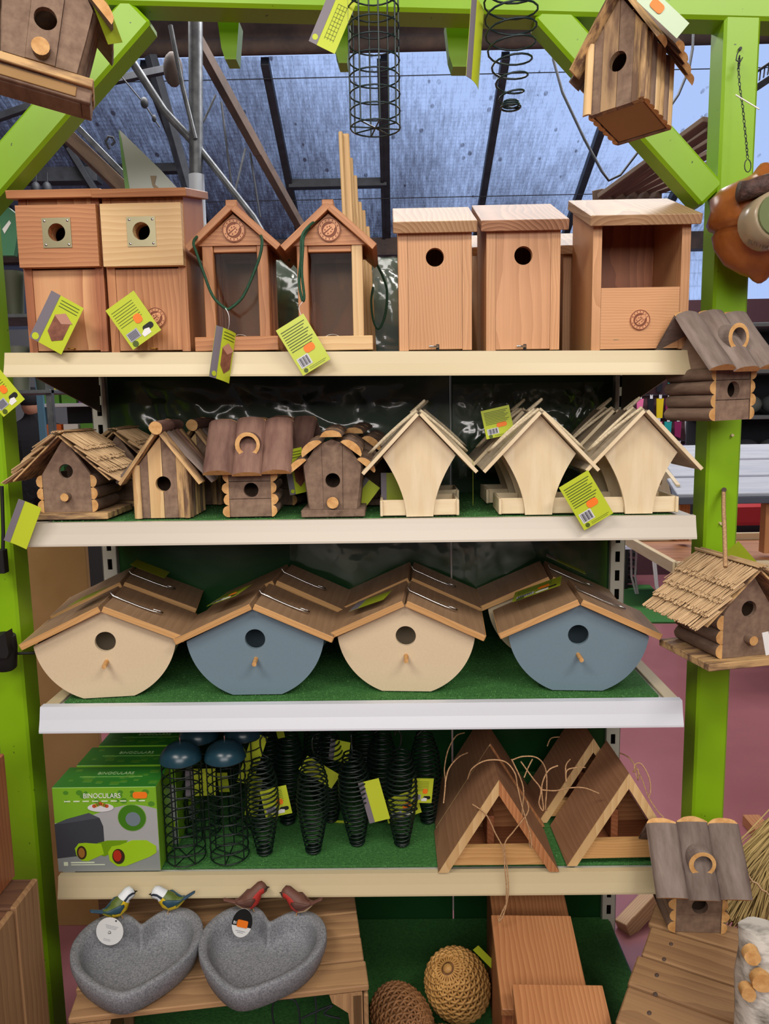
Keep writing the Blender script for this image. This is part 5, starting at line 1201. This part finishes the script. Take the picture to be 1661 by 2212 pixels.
# wires inside the crate
for l, pts in (('dark wire hoop inside the bath crate', [(592, 2212), (588, 2190), (592, 2165), (610, 2158), (635, 2160), (645, 2180), (648, 2212)]), ('dark wire rod standing inside the bath crate', [(682, 2212), (683, 2180), (680, 2150)]), ('dark crooked wire inside the bath crate', [(652, 2200), (690, 2182), (718, 2172), (700, 2190), (735, 2200)])):
    cord(l, pts, mid.y+.15, .0022, 'dsteel', 'wire_hoop', 'wire', None, 5)
# left stack: crate with brown wooden box on top
lc = thing('wooden_crate', 'upright plank crate at the bottom left corner', 'crate', (-.762, -.445, 0))
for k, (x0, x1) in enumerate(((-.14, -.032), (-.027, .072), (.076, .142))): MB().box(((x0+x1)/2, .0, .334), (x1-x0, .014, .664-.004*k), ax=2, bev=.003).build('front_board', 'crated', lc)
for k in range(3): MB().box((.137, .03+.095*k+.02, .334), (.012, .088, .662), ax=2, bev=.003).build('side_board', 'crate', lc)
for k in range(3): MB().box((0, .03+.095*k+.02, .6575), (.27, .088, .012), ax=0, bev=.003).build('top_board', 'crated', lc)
o = thing('wooden_box', 'plain brown wooden box standing on the bottom left crate', 'box', (-.775, -.365, .665), (0, 0, .0))
MB().box((.0, .002, .125), (.22, .012, .25), ax=2, bev=.002).build('front_board', 'cedar2', o); MB().box((.104, .11, .125), (.012, .2, .25), ax=2, bev=.002).build('side_board', 'cedar2', o); MB().box((-.104, .11, .125), (.012, .2, .25), ax=2, bev=.002).build('side_board', 'cedar2', o); MB().box((0, .11, .244), (.194, .198, .012), ax=0).build('lid', 'cedar2', o)
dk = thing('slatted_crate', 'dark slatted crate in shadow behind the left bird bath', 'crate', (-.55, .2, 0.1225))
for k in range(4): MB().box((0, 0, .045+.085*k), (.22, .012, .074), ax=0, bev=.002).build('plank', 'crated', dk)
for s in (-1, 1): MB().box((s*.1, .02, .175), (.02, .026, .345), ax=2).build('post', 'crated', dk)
# right crate, log house, straw and birch
zr = .48; p0, p1 = UZ(1345, 2205, zr), UZ(1432, 1955, zr)
A = UZ(1345, 2205, zr); B = UZ(1440, 1925, zr); d = (B-A); dn = d.normalized(); s_ = Vector((dn.y, -dn.x, 0))
rc = thing('wooden_crate', 'weathered plank crate at the bottom right under the log birdhouse', 'crate', (A.x, A.y, 0), (0, 0, math.atan2(s_.y, s_.x)))
ln = d.length+.03; y = -.14; rr = random.Random(9)
for k, wd in enumerate((.13, .10, .092, .098, .08)):
    MB().box((.25+rr.uniform(-.004, .004), y+wd/2, zr-.007), (.52, wd-.007, .014), ax=0, bev=.003).build('top_plank', 'crate', rc)
    MB().box((.008, y+wd/2, zr-.0255), (.016, wd-.004, .02), ax=1, bev=.002).build('edge_batten', 'crate', rc); y += wd
for k in range(3): MB().box((.006, y/2-.07, zr-.09-.1*k), (.012, y+.13, .09), ax=1, bev=.002).build('side_plank', 'crate', rc)
for yy in (-.125, y-.015): MB().box((.026, yy, (zr+.1225)/2-.01), (.025, .025, zr-.1225-.034), ax=2).build('corner_post', 'crate', rc)
for yy in (-.125, y-.015): MB().box((.49, yy, zr/2-.008), (.025, .025, zr-.018), ax=2).build('corner_post', 'crate', rc)
m = MB()
for k in range(12): m.ell((.03+rr.uniform(0, .012), -.11+.05*k, zr+.0002), (.004, .006, .0012), 8, 4)
m.build('nail_stains', 'rust', rc)
p = UZ(1506, 2014, zr); rh_ = slab_house('slab_birdhouse', 'slab roofed log birdhouse standing on the bottom right crate', (p.x, p.y, zr+.0005), (0, 0, -.06), 'slab roofed birdhouses', 'barkg', 1.1)
st = thing('straw_bundle', 'bundle of loose golden straw at the right picture edge', 'straw', U(1715, 1770, .12))
m = MB(); rr = random.Random(5)
for k in range(420):
    f = rr.random(); g_ = rr.random(); e = U(1495+150*f+rr.uniform(-6, 6), 1958+f*62+rr.uniform(-22, 14), .02+.14*g_)-st.location; a = Vector((rr.uniform(-.02, .02), rr.uniform(-.03, .03), rr.uniform(-.01, .05)))
    if f < .12: e = U(1500+rr.uniform(-2, 30), 1930+rr.uniform(-30, 30), .05+.1*g_)-st.location
    b = (a+e)/2+Vector((rr.uniform(-.012, .004), 0, rr.uniform(-.006, .012))); m.tube([a, b, e], .0016, 4, smooth=False)
m.build('straws', 'strawg', st, kind='stuff')
MB().tube([U(1555+k*10, 1838+k*9+(3 if k % 2 else -2), .0)-st.location for k in range(13)], .0022, 5).build('binding', 'straw', st)
bi = thing('birch_log', 'white barked birch log with cut branch stubs at the bottom right', 'log', U(1650, 2212, -.2))
pts = [Vector((U(1650, 2190, -.385).x, -.385, zr+.004))-bi.location]+[U(x, y, Y)-bi.location for x, y, Y in ((1650, 2190, -.385), (1647, 2110, -.37), (1640, 2040, -.355), (1637, 1998, -.35))]
MB().tube(pts, [.042, .04, .038, .035, .028], 18, 0, rough=.35).build('trunk', 'birch', bi)
for x, y, r in ((1618, 2070, .013), (1640, 2125, .016), (1610, 2150, .012)): c = U(x+8, y, -.41)-bi.location; MB().tube([c+Vector((.002, .016, 0)), c], r, 12, 1, rough=.2).build('branch_stub', ['birch', 'end'], bi)
# three nest boxes in a row on the base
nb = box_house('nest_box', 'tall nest box at the back of the row under the fourth shelf', 'nest box', .165, .262, .19, (XAT(1152, .03, .42), .04, .1215), .05, ('cedar', 'cedar2', 'cedar2', 'cedar'), over=(.003, .01), rot=-.03, rth=.018, group='nest boxes in a row on the base')
dup(nb, 'tall nest box in the middle of the row under the fourth shelf', (XAT(1178, -.175, .42), -.175, .1215))
dup(nb, 'tall nest box at the front of the row cut by the bottom edge', (XAT(1248, -.375, .42), -.375, .1215))
# wicker nests
wicker('golden woven wicker nest leaning by the nest boxes', (U(988, 2122, .1).x, .1, .1215+.092), (.35, -.45, .3), .07, .088)
wicker('brown wicker nest lying in front of the golden one', (U(868, 2215, .0).x, .02, .1215+.076), (1.3, 1.0, .2), .06, .085, 'wickd')
wicker('dark wicker nest cut by the bottom edge between the others', (U(955, 2212, -.1).x, -.085, .1215+.068), (.2, .3, .2), .06, .06, 'wickd')
tag('lime tag poking up behind the golden wicker nest', 1048, 2068, .12, 16, 62, -42, 'plain', base='tag')

# ================================================================== BACKGROUND, LEFT
o = MB().box((-.895, .62, .59), (.19, .02, 1.18)).build('plywood_sheet', 'tan'); tagit(o, 'tan board standing behind the left green post', 'board')
ORD = ('first', 'second', 'third', 'fourth', 'fifth', 'sixth', 'seventh', 'eighth', 'ninth', 'tenth', 'eleventh')
wr = thing('plant_rack', 'rack of grey green pots behind the left post', 'rack', (-1.28, 1.0, 0))
for k in (3.6, 4.6): MB().box((0, .1, .75+.24*k), (.5, .25, .012)).build('rack_shelf', 'galv', wr)
for s in (-1, 1): MB().box((s*.24, .0, .95), (.02, .02, 1.9)).build('rack_post', 'galv', wr)
rr = random.Random(12)
for z in (3.6, 4.6):
    for k in range(6): tagit(MB().tube([(-1.48+.08*k, 1.06, .757+.24*z), (-1.48+.08*k, 1.06, .9+.24*z)], [.026, .036], 12).build('plant_pot', colm(rr.choice(['3a4238', '565a48', '2e3a34', '6a6e60']), .6)), 'dark plastic pot, %s from the left on the %s tier of the rack' % (ORD[k], 'lower' if z < 4 else 'upper'), 'pot', 'dark pots on the rack')
gl = thing('market_shelf', 'shop shelf of yellow and green cartons seen below the left bracket', 'shelf', (-1.42, 3.0, 0))
for z in (1.05, 1.30, 1.585, 1.85): MB().box((0, .15, z), (1.1, .32, .02)).build('shelf_board', colm('c8ccd0', .4), gl)
MB().box((0, .33, 1.1), (1.1, .02, 2.2)).build('back', colm('3a4040', .6), gl); MB().box((-.56, .0, 1.1), (.04, .04, 2.2)).build('blue_post', colm('5a86a0', .4), gl)
pal = {'c8a020': 'mustard', '5f9a3c': 'leaf green', '3f7f46': 'dark green', 'd8b430': 'yellow', '3a88c8': 'blue', 'c87a20': 'ochre', '8a5aa8': 'purple', 'd86a2a': 'orange', 'e0e0d8': 'white'}
for zi, z in enumerate((1.06, 1.31, 1.595)):
    for k in range(11):
        h_ = rr.uniform(.12, .19); c_ = rr.choice(list(pal)); x = -1.42-.5+.1*k; q = MB().box((x, 3.06, z+.0015+h_/2), (.085, .12, h_)).build('carton', colm(c_, .4)); tagit(q, 'small %s carton, %s from the left on the %s board of the shop shelf' % (pal[c_], ORD[k], ('lowest', 'middle', 'upper')[zi]), 'carton', 'cartons on the shop shelf')
        MB().box((x, 2.998, z+h_*.55), (.06, .003, h_*.35)).build('carton_print', colm(rr.choice(['e8e4d0', '2f6a3a', 'd8d060']), .4), q)
# person in dark coat between post and shelf
px_, py_ = -2.78, 4.6
pe = thing('person', 'person in black cap and dark coat seen from behind, far left', 'person', (px_, py_, 0))
def skinned(name, verts, edges, radii, mat, parent):
    me = bpy.data.meshes.new(name); me.from_pydata(verts, edges, []); o = bpy.data.objects.new(name, me); COL.objects.link(o)
    o.modifiers.new('Skin', 'SKIN'); sv = me.skin_vertices[0].data if me.skin_vertices else None
    for i, r in enumerate(radii): me.skin_vertices[0].data[i].radius = r if isinstance(r, tuple) else (r, r)
    me.skin_vertices[0].data[0].use_root = True
    s = o.modifiers.new('Sub', 'SUBSURF'); s.levels = 2; s.render_levels = 2; me.materials.append(MT[mat] if isinstance(mat, str) else mat); o.parent = parent
    for p_ in me.polygons: p_.use_smooth = True
    return o
MT['coat'] = plain('black coat cloth', C('16161c'), .85); MT['skin'] = plain('skin', C('b08068'), .6)
try:
    V = [(0, 0, .95), (0, 0, 1.1), (0, 0, 1.28), (0, 0, 1.42), (0, 0, 1.5), (0, 0, 1.6), (.1, 0, .9), (.1, .01, .5), (.1, .0, .08), (.1, .12, .04), (-.1, 0, .9), (-.1, .01, .5), (-.1, 0, .08), (-.1, .12, .04), (.18, 0, 1.4), (.25, .0, 1.15), (.24, .08, .92), (.24, .11, .84), (-.18, 0, 1.4), (-.25, 0, 1.15), (-.24, .08, .92), (-.24, .11, .84)]
    Ed = [(0, 1), (1, 2), (2, 3), (3, 4), (4, 5), (0, 6), (6, 7), (7, 8), (8, 9), (0, 10), (10, 11), (11, 12), (12, 13), (3, 14), (14, 15), (15, 16), (16, 17), (3, 18), (18, 19), (19, 20), (20, 21)]
    Rd = [(.17, .12), (.16, .12), (.18, .12), (.14, .09), .055, (.085, .1), .1, .07, .045, .04, .1, .07, .045, .04, .07, .055, .045, .035, .07, .055, .045, .035]
    skinned('body', V, Ed, Rd, 'coat', pe)
    MB().ell((0, -.0, 1.615), (.085, .1, .115), 16, 10).build('head', 'skin', pe)
    MB().ell((0, -.01, 1.655), (.098, .112, .09), 16, 10).build('cap', 'coat', pe)
except Exception as ex: print('person', ex)
# cart wheel
cw = thing('cart_wheel', 'dark wheel of a trolley on the red floor at the left', 'wheel', (UZ(212, 1228, 0).x+.0, UZ(212, 1228, 0).y, .0)); sc_ = (cw.location-CAM).length/F
MB().tube([(.0+.022*sc_*F*0+.07*math.cos(a)*1, 0, .09+.07*math.sin(a)) for a in [2*PI*k/20 for k in range(20)]], .022, 8, closed=True).build('tyre', 'black', cw)
MB().tube([(0, -.02, .09), (0, .02, .09)], .04, 14).build('hub', 'dsteel', cw)

# ================================================================== BACKGROUND, RIGHT
pg = thing('peg_wall', 'peg wall of hanging packets beyond the right green post', 'display', (2.6, 5.2, 0))
MB().box((.1, .06, 1.2), (2.2, .03, 2.4)).build('board', colm('4a2c34', .7), pg)
for s in range(8): MB().box((.1, .03, .6+.2*s), (2.2, .012, .012)).build('rail', colm('3a3440', .5), pg)
pal = {'c0308a': 'magenta', '8a2a5a': 'plum', '2aa0a0': 'turquoise', 'd8d8dc': 'pale grey', '202028': 'black', 'd8c020': 'yellow', 'c84a20': 'orange red', '7a5ab0': 'violet', '208a5a': 'green', 'e070a0': 'pink', '9aa0a8': 'grey', 'a02030': 'crimson', 'f0f0f0': 'white'}
rr = random.Random(21)
for r_ in range(6):
    for k in range(10):
        x = 2.05+.085*k+rr.uniform(-.01, .01); z = 1.0+.2*r_; c_ = rr.choice(list(pal))
        h_ = rr.uniform(.1, .17); q = thing('hanging_packet', 'small %s packet, %s from the left in the %s row of the peg wall' % (pal[c_], ORD[k], ('lowest', 'second', 'third', 'fourth', 'fifth', 'top')[r_]), 'packet', (x, 5.19, z), group='packets on the peg wall')
        MB().prism([(-.03, -.03), (.03, -.03), (.026-.01*rr.random(), -.03-h_), (-.028+.01*rr.random(), -.03-h_*rr.uniform(.8, 1))], -.012, .006).build('packet', colm(c_, .35), q)
        MB().box((0, -.014, -.015), (.024, .003, .034)).build('price_card', colm('dcdce4', .5), q)
        MB().tube([(0, .04, 0), (0, -.02, 0)], .003, 5).build('peg', 'chrome', q)
gr = thing('side_shelving', 'dark shelving with dim goods at the far right edge', 'shelves', (2.5, 2.95, 0))
MB().box((0, .2, 1.0), (1.3, .02, 2.0)).build('back', colm('2c2e36', .7), gr)
for z in (1.2, 1.45, 1.7, 1.95): MB().box((0, .0, z), (1.3, .4, .02)).build('shelf_board', colm('70767a', .5), gr)
for z in (1.21, 1.46, 1.71):
    for k in range(3): tagit(MB().ell((1.95+.15*k, 2.9, z+.06), (.07, .09, .055), 12, 8).build('folded_goods', colm(rr.choice(['6a706c', '54585c', '84888a', '3c3e48']), .8)), 'folded grey bundle, %s from the left on the %s board of the right shelving' % (ORD[k], 'lower' if z < 1.4 else 'middle' if z < 1.6 else 'upper'), 'bundle', 'bundles on the dark shelving')
o = MB().box((2.1, 2.6, .95), (.5, .25, .12), bev=.02).build('red_tray', colm('b02c34', .45)); tagit(o, 'red plastic tray seen right of the green post', 'tray')
# bird table with white slatted roof
bt = thing('bird_table', 'wooden bird table with white plank roof right of the green post', 'bird table', (1.32, .75, 0))
lo = lambda v: Vector(v)-bt.location
ex = U(1466, 1072, .72); tp = U(1437, 975, 1.05)
Y0, Y1 = .72, 1.02; z0 = U(1466, 1072, Y0).z; z1 = U(1480, 962, Y1).z
for k in range(3):
    f0, f1 = k/3, (k+1)/3-.03; a = Vector((0, Y0+(Y1-Y0)*f0, z0+(z1-z0)*f0)); b = Vector((0, Y0+(Y1-Y0)*f1, z0+(z1-z0)*f1)); xl = U(1463-9*k, 1068-33*k, a.y).x; xr = 2.0
    a1 = a.copy(); b1 = b.copy(); up = (b-a).cross(Vector((-1, 0, 0)));
    MB().beam(lo(((xl), (a.y+b.y)/2, (a.z+b.z)/2)), lo((xr, (a.y+b.y)/2, (a.z+b.z)/2)), .012, (b-a).length, up=tuple((b-a).normalized())).build('roof_plank', 'tabw', bt)
MB().beam(lo((U(1463, 1074, Y0).x, Y0-.004, z0-.014)), lo((2.0, Y0-.004, z0-.014)), .012, .02).build('edge_strip', 'tabd', bt)
MB().beam(lo((U(1463, 1074, Y0).x-.004, Y0, z0-.012)), lo((U(1436, 1000, Y1).x-.004, Y1, z1-.012)), .016, .016).build('edge_strip', 'tabd', bt)
xg = U(1448, 1075, Y0+.1).x
gp = [(Y0+.04-bt.location.y, z0-.12), (Y0+.04-bt.location.y, z0+.03), (Y1-bt.location.y, z1-.01), (Y1-bt.location.y, z0-.12)]
MB().prism(gp, -.006, .006, [circ((Y0+Y1)/2+.03-bt.location.y, z0+.03, .02, 12)], Matrix.Translation((xg-bt.location.x, 0, 0)) @ Matrix.Rotation(PI/2, 4, 'Z')).build('gable', 'ply', bt)
zt = U(1470, 1235, .62).z
tx0 = U(1458, 1240, .62).x
MB().box(lo((tx0+.45, .85, zt)), (.9, .46, .012), ax=0).build('tray_floor', 'cedar', bt)
for y in (.62, 1.08): MB().box(lo((tx0+.45, y, zt+.012)), (.9, .016, .034), ax=0).build('tray_rail', 'ply', bt)
MB().box(lo((tx0, .85, zt+.012)), (.016, .46, .034), ax=1).build('tray_rail', 'ply', bt)
for x, y in ((tx0+.16, 1.0), (tx0+.335, .78), (tx0+.8, .78)): MB().box(lo((x, y, (zt+z0)/2+.02)), (.035, .035, z0-zt), ax=2).build('roof_post', 'cedar', bt)
MB().box(lo((tx0+.5, .88, zt/2)), (.06, .06, zt-.01), ax=2).build('pole', 'cedar', bt)
for s in (-1, 1): MB().box(lo((tx0+.5, .88+s*.0, .02)), (.5 if s > 0 else .06, .06 if s > 0 else .5, .038)).build('foot', 'cedar', bt)
# white table on thin legs with green mat and black rack
p = UZ(1400, 1300, 0)
o = MB().prism([(0, 0), (0, 0)], 0, 0) if False else None
mt = MB(); c4 = [UZ(x, y, 0) for x, y in ((1320, 1266), (1403, 1266), (1425, 1290), (1466, 1347), (1300, 1347))]; n_ = len(c4)
mt.add([(v.x, v.y, .012) for v in c4]+[(v.x, v.y, .001) for v in c4], [tuple(range(n_)), tuple(range(2*n_-1, n_-1, -1))]+[(i, (i+1) % n_, n_+(i+1) % n_, n_+i) for i in range(n_)]); tagit(mt.build('green_mat', 'turf'), 'green turf mat on the red floor beyond the right end', 'mat')
wt2 = thing('garden_table', 'white topped table on thin white legs on the green mat', 'table', (UZ(1400, 1290, 0).x-.1, 4.25, .0)); zt2 = U(1400, 1172, 4.2).z
MB().box((0.0, .0, zt2), (.62, .5, .025)).build('tabletop', colm('c4cce0', .4), wt2)
for (x, yb, xb) in ((1362, 1284, 1374), (1376, 1284, 1378), (1408, 1318, 1432), (1413, 1318, 1434)):
    b = UZ(xb, yb, .012); a = U(x, 1182, b.y); k_ = a.lerp(b, .62)+Vector((-.02, 0, 0)); MB().tube([v-wt2.location for v in (Vector((a.x, a.y, zt2-.01)), k_, b+Vector((0, 0, .005)))], .009, 6).build('leg', colm('d8d8dc', .4), wt2)
bkx = thing('black_rack', 'black notched rack under the white garden table', 'rack', (UZ(1352, 1290, 0).x-.02, 4.78, 0.013)); MB().box((-.02, 0, .17), (.24, .2, .34)).build('body', 'black', bkx)
for k in range(4): MB().box((.14, 0, .06+.075*k), (.08, .16, .035)).build('peg', 'black', bkx)
o = MB().beam(U(1422, 1926, .66), U(1345, 2008, .56), .05, .045, up=(0, 1, 0)).build('timber_piece', 'firtop'); tagit(o, 'pale slanting timber leg on the floor behind the right crate', 'timber')
